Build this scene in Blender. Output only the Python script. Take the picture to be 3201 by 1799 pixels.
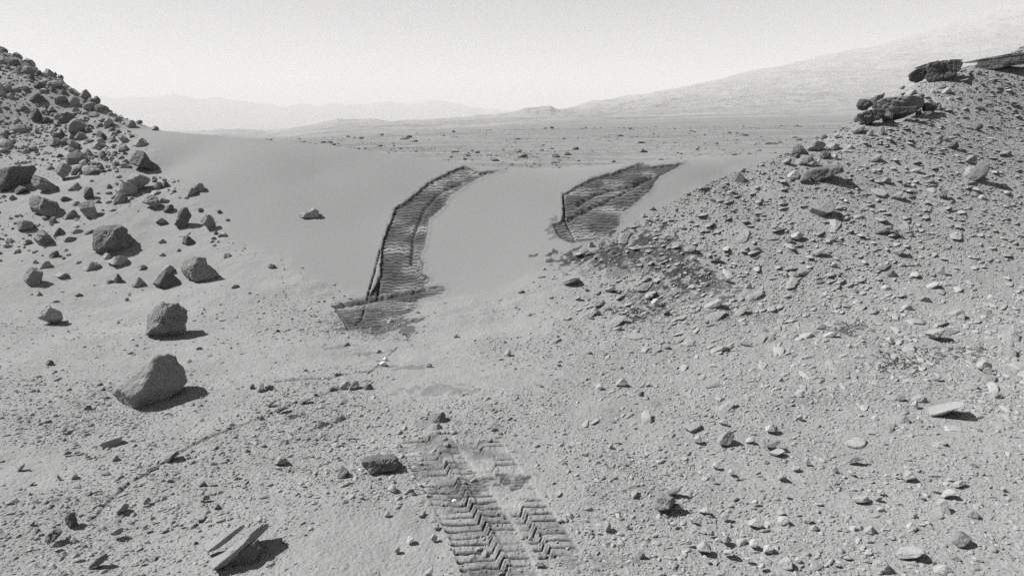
import bpy, math, random
import numpy as np
from mathutils import Matrix, Vector

# ------------------------------------------------------------------ camera, sky, sun, exposure
SC = bpy.context.scene
for o in list(bpy.data.objects):
    bpy.data.objects.remove(o)
COL = SC.collection
# layout coordinates "D": the photograph at 2576 x 1448
FD, CX, CY, HOR, CAMH = 1678.0, 1288.0, 724.0, 320.0, 2.2
PITCH = math.atan((CY - HOR) / FD)
cam_d = bpy.data.cameras.new('camera')
cam = bpy.data.objects.new('camera', cam_d); COL.objects.link(cam)
cam.location = (0, 0, CAMH)
cam.rotation_euler = (math.pi / 2 - PITCH, 0, 0)
cam_d.sensor_fit = 'HORIZONTAL'; cam_d.sensor_width = 36.0
cam_d.lens = 36.0 * FD / 2576.0
cam_d.clip_start = 0.05; cam_d.clip_end = 60000
SC.camera = cam

SUN_EL, SUN_AZ = math.radians(47), math.radians(-78)        # azimuth measured from +Y towards +X
sdir = Vector((math.sin(SUN_AZ) * math.cos(SUN_EL), math.cos(SUN_AZ) * math.cos(SUN_EL), math.sin(SUN_EL)))
sl = bpy.data.lights.new('sun', 'SUN'); sl.energy = 5.0; sl.angle = math.radians(0.5); sl.color = (1, 0.99, 0.98)
sun = bpy.data.objects.new('sun', sl); COL.objects.link(sun)
sun.rotation_euler = sdir.to_track_quat('Z', 'Y').to_euler()
SC.view_settings.view_transform = 'Standard'; SC.view_settings.look = 'None'
SC.view_settings.exposure = 0.84; SC.view_settings.gamma = 1
SC.cycles.max_bounces = 4; SC.cycles.diffuse_bounces = 2; SC.cycles.volume_bounces = 1
SC.cycles.use_denoising = False

W = bpy.data.worlds.new('World'); SC.world = W; W.use_nodes = True
nt = W.node_tree; N = nt.nodes; L = nt.links
bg = N['Background']
sky = N.new('ShaderNodeTexSky'); sky.sky_type = 'NISHITA'; sky.sun_disc = False
sky.sun_elevation = SUN_EL; sky.sun_rotation = SUN_AZ
sky.air_density = 1.0; sky.dust_density = 3.0; sky.ozone_density = 1.0; sky.altitude = 0
bw = N.new('ShaderNodeRGBToBW'); L.new(sky.outputs[0], bw.inputs[0])
# dusty monochrome sky: bright low down, dimmed overhead to cut fill light
geo = N.new('ShaderNodeTexCoord'); sep = N.new('ShaderNodeSeparateXYZ'); L.new(geo.outputs['Generated'], sep.inputs[0])
ramp = N.new('ShaderNodeValToRGB'); L.new(sep.outputs[2], ramp.inputs[0])
SKY_STOPS = [(0.0, 1.0), (0.05, 0.74), (0.12, 0.56), (0.20, 0.46), (0.30, 0.22), (0.45, 0.09), (1.0, 0.04)]
cr = ramp.color_ramp
cr.elements[0].position, cr.elements[0].color = 0.0, (1, 1, 1, 1)
cr.elements[1].position, cr.elements[1].color = 1.0, (SKY_STOPS[-1][1],) * 3 + (1,)
for p_, v_ in SKY_STOPS[1:-1]:
    e = cr.elements.new(p_); e.color = (v_, v_, v_, 1)
mu = N.new('ShaderNodeMath'); mu.operation = 'MULTIPLY'
L.new(bw.outputs[0], mu.inputs[0]); L.new(ramp.outputs[0], mu.inputs[1])
L.new(mu.outputs[0], bg.inputs[0]); bg.inputs[1].default_value = 0.09

# ------------------------------------------------------------------ projection helpers
cp, sp_ = math.cos(PITCH), math.sin(PITCH)
def ray(u, v):
    xu = (np.asarray(u, float) - CX) / FD; zv = (CY - np.asarray(v, float)) / FD
    return xu, cp + zv * sp_, -sp_ + zv * cp
def at_Y(u, v, Y):
    dx, dy, dz = ray(u, v)
    return Y * dx / dy, Y, CAMH + Y * dz / dy
def project(x, y, z):
    zz = z - CAMH
    f = y * cp - zz * sp_; up = y * sp_ + zz * cp
    f = np.maximum(f, 1e-3)
    return CX + FD * x / f, CY - FD * up / f, f

# ------------------------------------------------------------------ numpy noise
def _h(ix, iy, iz, seed):
    h = (ix.astype(np.int64) * 374761393 + iy.astype(np.int64) * 668265263 + iz.astype(np.int64) * 2147483647 + seed * 1274126177) & 0xFFFFFFFF
    h = ((h ^ (h >> 13)) * 1274126177) & 0xFFFFFFFF
    h = ((h ^ (h >> 15)) * 2246822519) & 0xFFFFFFFF
    return ((h ^ (h >> 16)) & 0xFFFFFF) / float(0xFFFFFF) * 2 - 1
def noise2(x, y, seed=0):
    ix = np.floor(x); iy = np.floor(y); fx = x - ix; fy = y - iy
    fx = fx * fx * fx * (fx * (fx * 6 - 15) + 10); fy = fy * fy * fy * (fy * (fy * 6 - 15) + 10)
    z = np.zeros_like(ix)
    a = _h(ix, iy, z, seed); b = _h(ix + 1, iy, z, seed); c = _h(ix, iy + 1, z, seed); d = _h(ix + 1, iy + 1, z, seed)
    return (a + (b - a) * fx) * (1 - fy) + (c + (d - c) * fx) * fy
def noise3(p, seed=0):
    i = np.floor(p); f = p - i; f = f * f * (3 - 2 * f); r = 0
    for dx in (0, 1):
        wx = f[:, 0] if dx else 1 - f[:, 0]
        for dy in (0, 1):
            wy = f[:, 1] if dy else 1 - f[:, 1]
            for dz in (0, 1):
                wz = f[:, 2] if dz else 1 - f[:, 2]
                r = r + wx * wy * wz * _h(i[:, 0] + dx, i[:, 1] + dy, i[:, 2] + dz, seed)
    return r
def fbm2(x, y, seed, octs=4, gain=0.5):
    r = 0; a = 1
    for k in range(octs):
        r = r + a * noise2(x * 2 ** k + 17 * k, y * 2 ** k - 9 * k, seed + k); a *= gain
    return r
def fbm3(p, seed, octs=4, gain=0.5):
    r = 0; a = 1
    for k in range(octs):
        r = r + a * noise3(p * 2 ** k + 11.3 * k, seed + k); a *= gain
    return r
def ss(e0, e1, x):
    t = np.clip((x - e0) / (e1 - e0), 0, 1); return t * t * (3 - 2 * t)
def sdf(poly, x, y):
    """signed distance to polygon, positive inside"""
    P = np.asarray(poly, float); n = len(P)
    d = np.full(x.shape, 1e18); ins = np.zeros(x.shape, bool)
    for i in range(n):
        ax, ay = P[i]; bx, by = P[(i + 1) % n]
        ex, ey = bx - ax, by - ay; wx, wy = x - ax, y - ay
        t = np.clip((wx * ex + wy * ey) / (ex * ex + ey * ey + 1e-12), 0, 1)
        d = np.minimum(d, (wx - ex * t) ** 2 + (wy - ey * t) ** 2)
        c = ((ay > y) != (by > y)) & (x < ex * (y - ay) / (ey + 1e-12 * (ey == 0)) + ax)
        ins ^= c
    d = np.sqrt(d)
    return np.where(ins, d, -d)

# ------------------------------------------------------------------ near terrain: smooth surface through surveyed points
PTS = []
def U(u, v, Y): PTS.append(at_Y(u, v, Y))
for u, v, Y in [
    (60, 750, 8.4), (300, 760, 8.3), (500, 720, 8.6), (100, 600, 10.2), (300, 600, 10.1), (100, 430, 12.8), (300, 450, 12.2),
    (430, 500, 11.3), (110, 300, 15.5), (250, 340, 14.8), (70, 158, 19.5), (150, 206, 18.2), (235, 252, 17.0), (310, 297, 15.8),
    (390, 330, 14.8), (-150, 20, 21.5), (-150, 430, 12.6), (-200, 620, 9.8), (-200, 200, 17.5),
    # dune crest and face
    (450, 337, 14.3), (500, 341, 14.1), (615, 352, 13.7), (750, 366, 13.3), (860, 381, 13.0), (1000, 399, 12.8), (1170, 418, 12.6),
    (1290, 425, 12.5), (1500, 424, 12.4), (1700, 411, 12.4), (1830, 403, 12.5), (1950, 394, 12.8),
    (700, 500, 11.2), (900, 560, 10.55), (1100, 600, 10.0), (1250, 520, 11.0), (1480, 600, 9.9), (1400, 500, 11.2), (1100, 500, 11.3), (800, 440, 12.1),
    (430, 420, 12.9), (540, 530, 10.9), (600, 600, 10.0), (730, 650, 9.35), (900, 742, 8.4), (1100, 752, 8.35), (1250, 732, 8.5), (1370, 692, 8.85),
    (1600, 560, 10.5), (1700, 500, 11.2), (1830, 440, 12.1),
    # right slope
    (1950, 560, 10.4), (2100, 650, 9.3), (2300, 560, 10.5), (2500, 450, 12.2), (2500, 300, 15.0), (2300, 300, 14.6), (2150, 400, 12.8),
    (2500, 700, 8.8), (2250, 800, 7.6), (2000, 384, 13.3), (2100, 338, 14.2), (2170, 296, 15.0), (2300, 218, 16.8), (2400, 182, 18.0),
    (2510, 152, 19.0), (2700, 60, 20.5), (2750, 300, 15.2), (2800, 500, 11.8), (2800, 700, 9.0), (2576, 120, 19.6)]:
    U(u, v, Y)
for v in (850, 1000, 1200, 1448, 1700):
    for u in (-200, 300, 800, 1300, 1900, 2400, 2800):
        dx, dy, dz = ray(u, v); t = -CAMH / dz
        PTS.append((dx * t, dy * t, 0.0 if abs(u - 1300) < 1200 else 0.04))
for p in [(-16, 25, 2.0), (-12, 21, 0.9), (-19, 30, 0.6), (-22, 26, 3.0), (-9.6, 18.0, 0.9), (-8, 19, 0.3), (-5, 17, 0.45), (-5, 20, 0.05), (0, 15.5, 0.5), (0, 18, 0.05), (4, 15.5, 0.5),
          (4, 18, 0.05), (6.6, 16.5, 0.6), (8, 19, 0.3), (11.5, 21, 0.8), (16, 25, 1.8), (22, 26, 3.0), (19, 30, 0.6), (-14, 32, 0), (-7, 32, 0), (0, 24, 0), (0, 32, 0), (7, 25, 0), (-7, 25, 0), (7, 32, 0), (14, 32, 0)]:
    PTS.append(p)
PTS = np.array(PTS, float)
def _tps(r2): return 0.5 * r2 * np.log(r2 + 1e-9)
_n = len(PTS)
_A = np.zeros((_n + 3, _n + 3))
_d2 = (PTS[:, None, 0] - PTS[None, :, 0]) ** 2 + (PTS[:, None, 1] - PTS[None, :, 1]) ** 2
_A[:_n, :_n] = _tps(_d2) + np.eye(_n) * 0.06
_A[:_n, _n] = 1; _A[:_n, _n + 1] = PTS[:, 0]; _A[:_n, _n + 2] = PTS[:, 1]; _A[_n:, :_n] = _A[:_n, _n:].T
_W = np.linalg.solve(_A, np.concatenate([PTS[:, 2], [0, 0, 0]]))
def H_near(x, y):
    r = _W[_n] + _W[_n + 1] * x + _W[_n + 2] * y
    for i in range(_n):
        r = r + _W[i] * _tps((x - PTS[i, 0]) ** 2 + (y - PTS[i, 1]) ** 2)
    return r

# ------------------------------------------------------------------ far terrain: distance by distance
FAR = [  # (Y, [(u, v), ...])
 (150, [(-400, 353), (692, 353), (900, 344), (1118, 334), (1288, 327), (1600, 323), (2100, 320), (3000, 314)]),
 (230, [(-400, 354), (692, 354), (900, 346), (1118, 335), (1288, 324), (1600, 319), (2100, 313), (3000, 305)]),
 (500, [(-400, 352), (692, 350), (901, 333), (1118, 322), (1288, 311), (1500, 302), (1800, 290), (2150, 280), (3000, 262)]),
 (1000, [(-400, 343), (500, 345), (692, 338), (800, 322), (870, 316), (1000, 310), (1250, 300), (1500, 288), (1800, 275), (2150, 262), (3000, 225)]),
 (1800, [(-400, 332), (475, 338), (560, 329), (640, 331), (670, 338), (760, 322), (859, 303), (939, 304), (980, 309), (1100, 303), (1230, 293), (1285, 283), (1325, 271), (1385, 270), (1400, 281), (1478, 272), (1600, 262), (1800, 245), (2150, 215), (2576, 170), (3000, 130)]),
 (4000, [(-400, 335), (600, 334), (1000, 316), (1230, 305), (1400, 284), (1462, 268), (1480, 260), (1520, 254), (1579, 243), (1620, 240), (1685, 225), (1740, 214), (1845, 191), (1951, 166), (2057, 141), (2190, 118), (2323, 80), (2498, 26), (2700, -30), (3000, -100)]),
 (4600, [(-400, 336), (600, 335), (1000, 322), (1480, 300), (1845, 250), (2300, 160), (3000, 10)]),
 (7500, [(-400, 330), (500, 331), (1000, 320), (1500, 312), (3000, 250)]),
 (9500, [(-400, 240), (100, 246), (225, 238), (275, 247), (325, 249), (370, 244), (400, 239), (437, 234), (462, 239), (487, 249), (520, 252), (550, 247), (600, 254), (643, 263), (744, 262), (819, 261), (869, 268), (930, 264), (994, 260), (1030, 264), (1080, 260), (1119, 262), (1180, 271), (1244, 278), (1300, 287), (1600, 290), (3000, 260)]),
 (12000, [(-400, 300), (3000, 300)]),
]
_aa = np.linspace(-1.6, 1.6, 900)
_rows = [(20.0, np.full(900, -CAMH / 20.0)), (60.0, np.full(900, -CAMH / 60.0))]
for Y, pl in FAR:
    pl = np.array(pl, float); uu = np.linspace(pl[0, 0], pl[-1, 0], 1200); vv = np.interp(uu, pl[:, 0], pl[:, 1])
    dx, dy, dz = ray(uu, vv)
    _rows.append((float(Y), np.interp(_aa, dx / dy, dz / dy)))
_lY = np.log([r[0] for r in _rows]); _T = np.array([r[1] for r in _rows])
def H_far(x, y):
    a = np.clip(x / y, -1.59, 1.59); l = np.log(y)
    ai = (a + 1.6) / 3.2 * 899; i0 = np.floor(ai).astype(int); f = ai - i0
    k = np.clip(np.searchsorted(_lY, l) - 1, 0, len(_lY) - 2)
    t = np.clip((l - _lY[k]) / (_lY[k + 1] - _lY[k]), 0, 1)
    a0 = _T[k, i0] * (1 - f) + _T[k, i0 + 1] * f; a1 = _T[k + 1, i0] * (1 - f) + _T[k + 1, i0 + 1] * f
    z = CAMH + y * (a0 * (1 - t) + a1 * t)
    # relief that grows with distance
    z = z + (0.10 * fbm2(x / 9, y / 9, 5, 4)) * ss(28, 45, y)
    z = z + 0.0020 * y * fbm2(x / (4 + y * .05), y / 60, 9, 4) * ss(250, 700, y)
    r1 = 1 - np.abs(fbm2(x / 260, y / 420, 21, 5))
    z = z + 16 * (r1 - .6) * ss(1000, 2600, y) * (1 - .5 * ss(5000, 8000, y))
    z = z + 60 * (1 - np.abs(fbm2(x / 900, y / 900, 33, 6)) - .6) * ss(5200, 8500, y)
    return z

DUNE = [(330, 322), (400, 372), (430, 430), (480, 470), (540, 530), (575, 590), (640, 620), (730, 650), (820, 700), (900, 742), (1100, 756), (1250, 740),
        (1370, 692), (1480, 622), (1560, 580), (1620, 545), (1700, 500), (1830, 440), (1960, 392), (1960, 250), (330, 250)]
TRACK_L = [(1169, 416), (1131, 431), (1074, 461), (1034, 498), (994, 523), (979, 563), (974, 570), (961, 613), (956, 663), (954, 703), (925, 749), (951, 742), (1060, 727),
           (1074, 713), (1081, 700), (1059, 688), (1066, 663), (1056, 645), (1071, 608), (1074, 578), (1079, 551), (1114, 523), (1131, 493), (1164, 471), (1194, 451), (1219, 441), (1274, 423), (1206, 435), (1181, 421)]
TRACK_F = [(841, 769), (870, 762), (951, 745), (1060, 727), (1098, 719), (1116, 722), (1120, 733), (1106, 741), (1054, 756), (1045, 780), (1010, 800), (950, 830), (878, 829)]
TRACK_R = [(1613, 409), (1575, 420), (1538, 434), (1488, 447), (1448, 469), (1415, 487), (1417, 539), (1410, 555), (1388, 564), (1405, 597), (1438, 612), (1483, 606), (1525, 589), (1558, 569),
           (1560, 539), (1603, 509), (1638, 479), (1648, 457), (1663, 442), (1693, 427), (1728, 408), (1680, 414), (1638, 419)]
LANES = [[(1070, 1100), (1095, 1150), (1150, 1230), (1215, 1330), (1275, 1470)], [(1190, 1115), (1232, 1180), (1280, 1250), (1328, 1320), (1378, 1400)]]
CHURN = [(1255, 1205, 62, 17, .85), (1145, 1232, 60, 20, .75), (900, 880, 70, 10, .35), (1000, 922, 70, 8, .4), (955, 818, 100, 22, .7), (1600, 785, 70, 22, 1), (1735, 700, 55, 34, .95),
         (1480, 645, 100, 18, .85), (1600, 610, 80, 34, .9), (1540, 655, 100, 20, .9), (1690, 655, 90, 34, .85), (1790, 730, 60, 24, .7), (1660, 740, 90, 26, .7), (1835, 790, 60, 14, .55), (2260, 905, 75, 30, .95), (2400, 885, 85, 20, .85), (2130, 830, 60, 20, .8), (1450, 1405, 110, 16, .45), (1090, 1125, 55, 28, .45),
         (2065, 1010, 60, 14, .3), (1190, 1280, 60, 20, .35), (1240, 1430, 50, 22, .6), (1215, 1400, 30, 14, .5), (1390, 575, 14, 22, .5), (870, 800, 30, 10, .3), (1100, 985, 110, 14, .3), (1100, 1060, 60, 18, .3), (1570, 680, 120, 16, .4),
         (1920, 800, 40, 10, .3), (1660, 640, 60, 12, .4)]
PIT = [[(2228, 272), (2304, 273), (2298, 290), (2262, 303), (2250, 305), (2245, 290)], [(2315, 276), (2352, 276), (2330, 290)]]

def world_poly(poly, zoff=0.0):
    return poly

def relief(x, y, z):
    """adds the small relief, wheel tracks; returns z, sandy, churn, track id"""
    u, v, dist = project(x, y, z)
    near = y < 16.5
    in_im = near & (u > -400) & (u < 3000)
    sd = np.where(y < 12.2, -1.0, 1.0) * 1e3
    m = (y < 12.2)
    tmp = np.full(x.shape, -1e3)
    idx = np.nonzero(in_im)[0]
    tmp[idx] = sdf(DUNE, u[idx], v[idx])
    back = (y >= 15.5) & (x / y > -0.50) & (x / y < 0.36) & (y < 18)
    sd = np.where(back, np.maximum(tmp, 40), tmp)
    edge = 10 * noise2(u / 60, v / 25, 3) + 4 * noise2(u / 14, v / 8, 4)
    sandy = ss(-26, 16, sd + edge)
    lefty = ss(560, 250, u) * ss(700, 600, v)
    firm = 1 - sandy
    z = z + firm * (0.022 * fbm2(x / 1.1, y / 1.1, 40, 3) + 0.0045 * fbm2(x / 0.16, y / 0.16, 44, 3)) + sandy * 0.010 * fbm2(x / 2.2, y / 2.2, 50, 2)
    z = z + firm * 0.0032 * np.maximum(noise2(x / .022, y / .022, 47), 0) * (y < 9)
    # wavy streaks of blown sand along the dune foot
    streak = np.exp(-((sd + 26) / 22) ** 2)
    z = z + streak * 0.006 * noise2((x + y * .6) / .8, (y - x * .5) / .09, 61)
    churn_shade = np.zeros_like(x); tid = np.zeros(x.shape, int); pale = np.zeros_like(x)
    jit = 1.8 * noise2(x / .09, y / .09, 71) + 1.2 * noise2(x / .03, y / .03, 72)
    for k, poly in enumerate((TRACK_L, TRACK_R, TRACK_F)):
        P = np.array(poly); b = (y < 13.1) & (u > P[:, 0].min() - 40) & (u < P[:, 0].max() + 40) & (v > P[:, 1].min() - 30) & (v < P[:, 1].max() + 30)
        i = np.nonzero(b)[0]
        if not len(i): continue
        s = (sdf(poly, u[i], v[i]) + jit[i]) * dist[i] / FD
        X, Yy = x[i], y[i]
        deep = (0.034, 0.034, 0.018)[k] * ss(0.0, 0.03, s)
        zig = np.abs(((X / (0.135, .15, .13)[k]) % 1.0) - .5) * 2
        slip = np.floor(X / (.27, .30, .3)[k] + .3 * noise2(Yy / .4, X * 0, 83)); warp = .3 * noise2(X / .8, Yy / .5, 81 + k) + .10 * noise2(X / .05, Yy / .05, 82) + .8 * noise2(slip * 3.7, np.floor(Yy / .7) * 1.3, 84)
        ph = (Yy - (0.16, 0.06, .25)[k] * X) / (0.088, .088, .08)[k] + zig * (.32, .26, .26)[k] + warp
        fr = ph % 1.0
        cle = ss(0.0, .16, fr) * (1 - ss(.5, .98, fr))
        amp = np.clip(.65 + .9 * noise2(X / .35, Yy / .28, 85 + k), .5, 1)
        inn = ss(.02, .06, s)
        slump = noise2(X / .25, Yy / .2, 91 + k) * .014 + noise2(X / .08, Yy / .08, 92 + k) * .007
        dz = -deep + inn * ((0.015, .014, .010)[k] * (cle - .5) * amp + slump)
        dz = dz + (0.003, .002, .002)[k] * np.exp(-((s + .03) / .025) ** 2)
        z[i] += dz
        patch = np.clip(.55 + .9 * noise2(X / .30, Yy / .22, 95 + k), 0, 1)
        c = ss(-.01, .015, s) * np.clip((1 - cle * amp) * .95 + .35 * patch * (1 - .6 * cle) + .15, 0, 1)  # churned sand, with shade painted in between the cleats
        pale[i] = np.maximum(pale[i], ss(.0, .03, s) * cle * amp * np.clip(1.1 - patch, 0, 1))  # cleat tops paler: packed sand plus painted lit faces
        c = np.maximum(c, (.95, .8, .6)[k] * np.exp(-((s - .006) / .010) ** 2) * (s > -.04))  # shadow line of the track wall, painted dark
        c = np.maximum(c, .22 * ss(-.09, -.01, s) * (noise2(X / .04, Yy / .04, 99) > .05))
        churn_shade[i] = np.maximum(churn_shade[i], c)
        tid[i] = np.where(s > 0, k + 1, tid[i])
    # extra furrows inside the tracks
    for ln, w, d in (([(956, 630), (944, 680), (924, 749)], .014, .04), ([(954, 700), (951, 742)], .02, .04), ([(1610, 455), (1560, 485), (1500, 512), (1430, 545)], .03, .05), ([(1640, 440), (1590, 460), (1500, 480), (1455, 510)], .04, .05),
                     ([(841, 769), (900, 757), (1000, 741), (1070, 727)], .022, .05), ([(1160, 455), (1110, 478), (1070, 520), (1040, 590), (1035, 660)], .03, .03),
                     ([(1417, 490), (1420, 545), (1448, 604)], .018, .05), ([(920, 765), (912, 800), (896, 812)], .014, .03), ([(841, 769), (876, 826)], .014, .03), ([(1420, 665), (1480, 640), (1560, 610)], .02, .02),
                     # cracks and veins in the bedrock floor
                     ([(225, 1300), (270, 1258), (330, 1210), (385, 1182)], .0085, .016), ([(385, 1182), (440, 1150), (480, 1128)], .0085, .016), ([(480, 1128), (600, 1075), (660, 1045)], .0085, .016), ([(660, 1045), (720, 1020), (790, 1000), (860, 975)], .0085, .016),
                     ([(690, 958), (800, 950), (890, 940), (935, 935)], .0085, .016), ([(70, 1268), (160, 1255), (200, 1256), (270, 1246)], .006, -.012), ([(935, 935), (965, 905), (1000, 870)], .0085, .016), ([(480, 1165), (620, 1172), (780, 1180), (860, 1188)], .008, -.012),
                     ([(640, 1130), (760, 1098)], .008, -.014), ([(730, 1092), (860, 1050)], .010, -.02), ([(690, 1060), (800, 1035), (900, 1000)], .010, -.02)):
        L_ = np.array(ln, float); b = (y < 13) & (u > L_[:, 0].min() - 25) & (u < L_[:, 0].max() + 25) & (v > L_[:, 1].min() - 20) & (v < L_[:, 1].max() + 20)
        i = np.nonzero(b)[0]
        if not len(i): continue
        dd = np.full(len(i), 1e9)
        for q in range(len(L_) - 1):
            ex, ey = L_[q + 1] - L_[q]; wx, wy = u[i] - L_[q, 0], v[i] - L_[q, 1]
            t = np.clip((wx * ex + wy * ey) / (ex * ex + ey * ey), 0, 1)
            dd = np.minimum(dd, np.hypot(wx - ex * t, wy - ey * t))
        dd = (dd + 1.2 * np.abs(jit[i])) * dist[i] / FD
        g = np.exp(-(dd / w) ** 2)
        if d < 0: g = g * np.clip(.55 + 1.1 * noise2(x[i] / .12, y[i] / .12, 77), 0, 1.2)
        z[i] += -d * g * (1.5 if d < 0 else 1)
        if d < 0: z[i] += 0 * g; churn_shade[i] = np.maximum(churn_shade[i], .38 * np.exp(-((dd) / (w * .6)) ** 2) * ss(.1, .5, g))  # dark vein mineral, with the shadow line of the vein painted in
        if d > 0: churn_shade[i] = np.maximum(churn_shade[i], .95 * np.exp(-(dd / (w * 1.1)) ** 2))  # shade inside furrows and cracks, painted as a dark tone
    # tread prints in the foreground
    for k, ln in enumerate(LANES):
        G = []
        for (uu, vv) in ln:
            dx, dy, dz_ = ray(uu, vv); t = -CAMH / dz_; G.append((dx * t, dy * t))
        G = np.array(G); i = np.nonzero((y < 5.6) & (y > 2.4) & (x > -1.4) & (x < 1.2))[0]
        X, Yy = x[i], y[i]; best = np.full(len(i), 1e9); S = np.zeros(len(i)); Tt = np.zeros(len(i)); acc = 0
        for q in range(len(G) - 1):
            e = G[q + 1] - G[q]; ll = np.hypot(*e); e = e / ll
            wx, wy = X - G[q, 0], Yy - G[q, 1]; t = np.clip(wx * e[0] + wy * e[1], 0, ll)
            px_, py_ = wx - e[0] * t, wy - e[1] * t; dq = np.hypot(px_, py_)
            side = np.sign(px_ * (-e[1]) + py_ * e[0])          # + = photo right
            b = dq < best; best = np.where(b, dq, best); S = np.where(b, acc + (wx * e[0] + wy * e[1]), S); Tt = np.where(b, side * dq, Tt); acc += ll
        half = .19; t = Tt / half
        # lines run across the picture: phase by depth, chevron step in the right half
        rown = np.floor(Yy / .066); tj = .03 * noise2(rown * .9, rown * 0 + k, 15)
        g = 1.3 * np.clip((t - .04 - tj) / .26, 0, 1)
        ph = (Yy - .05 * X + .009 * noise2(X / .15, Yy / .1, 5) + .003 * noise2(X / .03, Yy / .03, 6)) / .068 - g
        fr = ph % 1.0
        groove = np.exp(-(((fr - .5) * .066) / (.0125 + .003 * noise2(X / .1, Yy / .05, 16) - .004 * (t > .04 + tj) * (t < .30 + tj))) ** 2)
        cellid = np.floor(ph)
        pres = np.clip(.74 + 1.0 * noise2(X / .22 + 3, cellid * .77 + k * 9, 13 + k), 0, 1)
        inside = ss(half + .01, half - .01, best) * ss(-.02, .03, S) * ss(acc + .02, acc - .02, S)
        if k: pres = pres * ss(-.25, -.1, t)
        f_ = inside * pres
        z[i] += f_ * (-.026 * groove + .008 * (1 - fr)) - inside * .008
        churn_shade[i] = np.maximum(np.maximum(churn_shade[i], np.clip(f_ * groove * 1.5, 0, 1)), inside * np.clip(.10 + .4 * noise2(X / .2, Yy / .12, 55), 0, .45))  # groove shade painted dark, over a patchy churned tint
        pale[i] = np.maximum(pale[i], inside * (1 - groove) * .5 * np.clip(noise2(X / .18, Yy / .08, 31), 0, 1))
        tid[i] = np.where((inside > .5) & (tid[i] == 0), 4, tid[i])
    for (cu, cv, ru, rv, st) in CHURN:
        b = (np.abs(u - cu) < ru * 2) & (np.abs(v - cv) < rv * 2.2) & near
        i = np.nonzero(b)[0]
        if not len(i): continue
        q = ((u[i] - cu) / ru) ** 2 + ((v[i] - cv) / rv) ** 2
        dg = (x[i] * .8 + y[i]) ; dg2 = (y[i] * .8 - x[i])
        n = noise2(dg / .30, dg2 / .07, int(cu)) * .8 + noise2(x[i] / .05, y[i] / .06, int(cv)) * .7
        m_ = ss(1.25, .35, q + n * 1.7)
        if cv > 1190: m_ = m_ * (.55 + .45 * ss(-.3, .3, np.sin((y[i] - .12 * x[i] + .008 * noise2(x[i] / .08, y[i] / .05, 8)) / .034 * 6.283)))
        churn_shade[i] = np.maximum(churn_shade[i], st * m_)
        z[i] += m_ * st * .006 * noise2(x[i] / .05 + y[i] / .3, (y[i] - .3 * x[i]) / .035, 7)
    for poly in PIT:
        b = np.nonzero((u > 2200) & (u < 2400) & (v > 250) & (v < 330) & (y < 17.5))[0]
        if len(b): z[b] -= .7 * ss(-3, 4, sdf(poly, u[b], v[b]))
    return z, sandy, churn_shade, tid, pale

def ground_z(x, y):
    """smooth ground height (without the fine relief)"""
    x = np.atleast_1d(np.asarray(x, float)); y = np.atleast_1d(np.asarray(y, float))
    w = ss(22, 30, y)
    z = np.zeros_like(x)
    a = w < 1
    if a.any(): z[a] = H_near(x[a], y[a]) * (1 - w[a])
    b = w > 0
    if b.any(): z[b] += H_far(x[b], y[b]) * w[b]
    return z
def surface_z(x, y):
    global LAST_TID
    z = ground_z(x, y); a = y < 22; q = relief(x[a], y[a], z[a]); z[a] = q[0]; LAST_TID = np.zeros(len(x), int); LAST_TID[a] = q[3]; return z
_tY = np.exp(np.linspace(math.log(1.8), math.log(60), 700))
def hit(u, v):
    dx, dy, dz = ray(u, v); t = _tY / dy
    X, Y, Z = dx * t, dy * t, CAMH + dz * t
    g = Z - ground_z(X, Y)
    k = np.nonzero(g < 0)[0]
    if not len(k): k = [len(_tY) - 1]
    if Y[k[0]] > 26 and v < 345 and not (420 < u < 1950): # skyline stone: it rests on the crest just below this line of sight
        m_ = Y < 21; j_ = int(np.argmin(np.where(m_ & (Y > 9), g, 1e9))); return np.array([X[j_], Y[j_], Z[j_]])
    k = max(int(k[0]), 1); f = g[k - 1] / (g[k - 1] - g[k] + 1e-9); f = min(max(f, 0), 1)
    yy = Y[k - 1] + (Y[k] - Y[k - 1]) * f
    return np.array([dx / dy * yy, yy, CAMH + dz / dy * yy])

# ------------------------------------------------------------------ materials (all monochrome, as the place is recorded)
def new_mat(name):
    m = bpy.data.materials.new(name); m.use_nodes = True
    b = m.node_tree.nodes['Principled BSDF']; b.inputs['Roughness'].default_value = 1.0
    b.inputs['Specular IOR Level'].default_value = 0.05
    return m, m.node_tree.nodes, m.node_tree.links, b
def math_n(N, L, op, a, b=None, c=None, clamp=False):
    n = N.new('ShaderNodeMath'); n.operation = op; n.use_clamp = clamp
    for i, s in enumerate((a, b, c)):
        if s is None: continue
        if isinstance(s, (int, float)): n.inputs[i].default_value = s
        else: L.new(s, n.inputs[i])
    return n.outputs[0]
def noise_n(N, L, vec, scale, detail=3, rough=.55, kind='noise'):
    n = N.new('ShaderNodeTexNoise' if kind == 'noise' else 'ShaderNodeTexVoronoi')
    n.inputs['Scale'].default_value = scale
    if kind == 'noise': n.inputs['Detail'].default_value = detail; n.inputs['Roughness'].default_value = rough
    if vec is not None: L.new(vec, n.inputs['Vector'])
    return n.outputs[0]
def attr_n(N, name):
    a = N.new('ShaderNodeAttribute'); a.attribute_name = name; return a.outputs['Fac']
def map_vec(N, L, vec, scale):
    m = N.new('ShaderNodeMapping'); m.inputs['Scale'].default_value = scale; L.new(vec, m.inputs['Vector']); return m.outputs[0]
def bump_n(N, L, h, dist, strength=1.0, prev=None):
    b = N.new('ShaderNodeBump'); b.inputs['Distance'].default_value = dist; b.inputs['Strength'].default_value = strength
    L.new(h, b.inputs['Height'])
    if prev is not None: L.new(prev, b.inputs['Normal'])
    return b.outputs[0]

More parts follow.
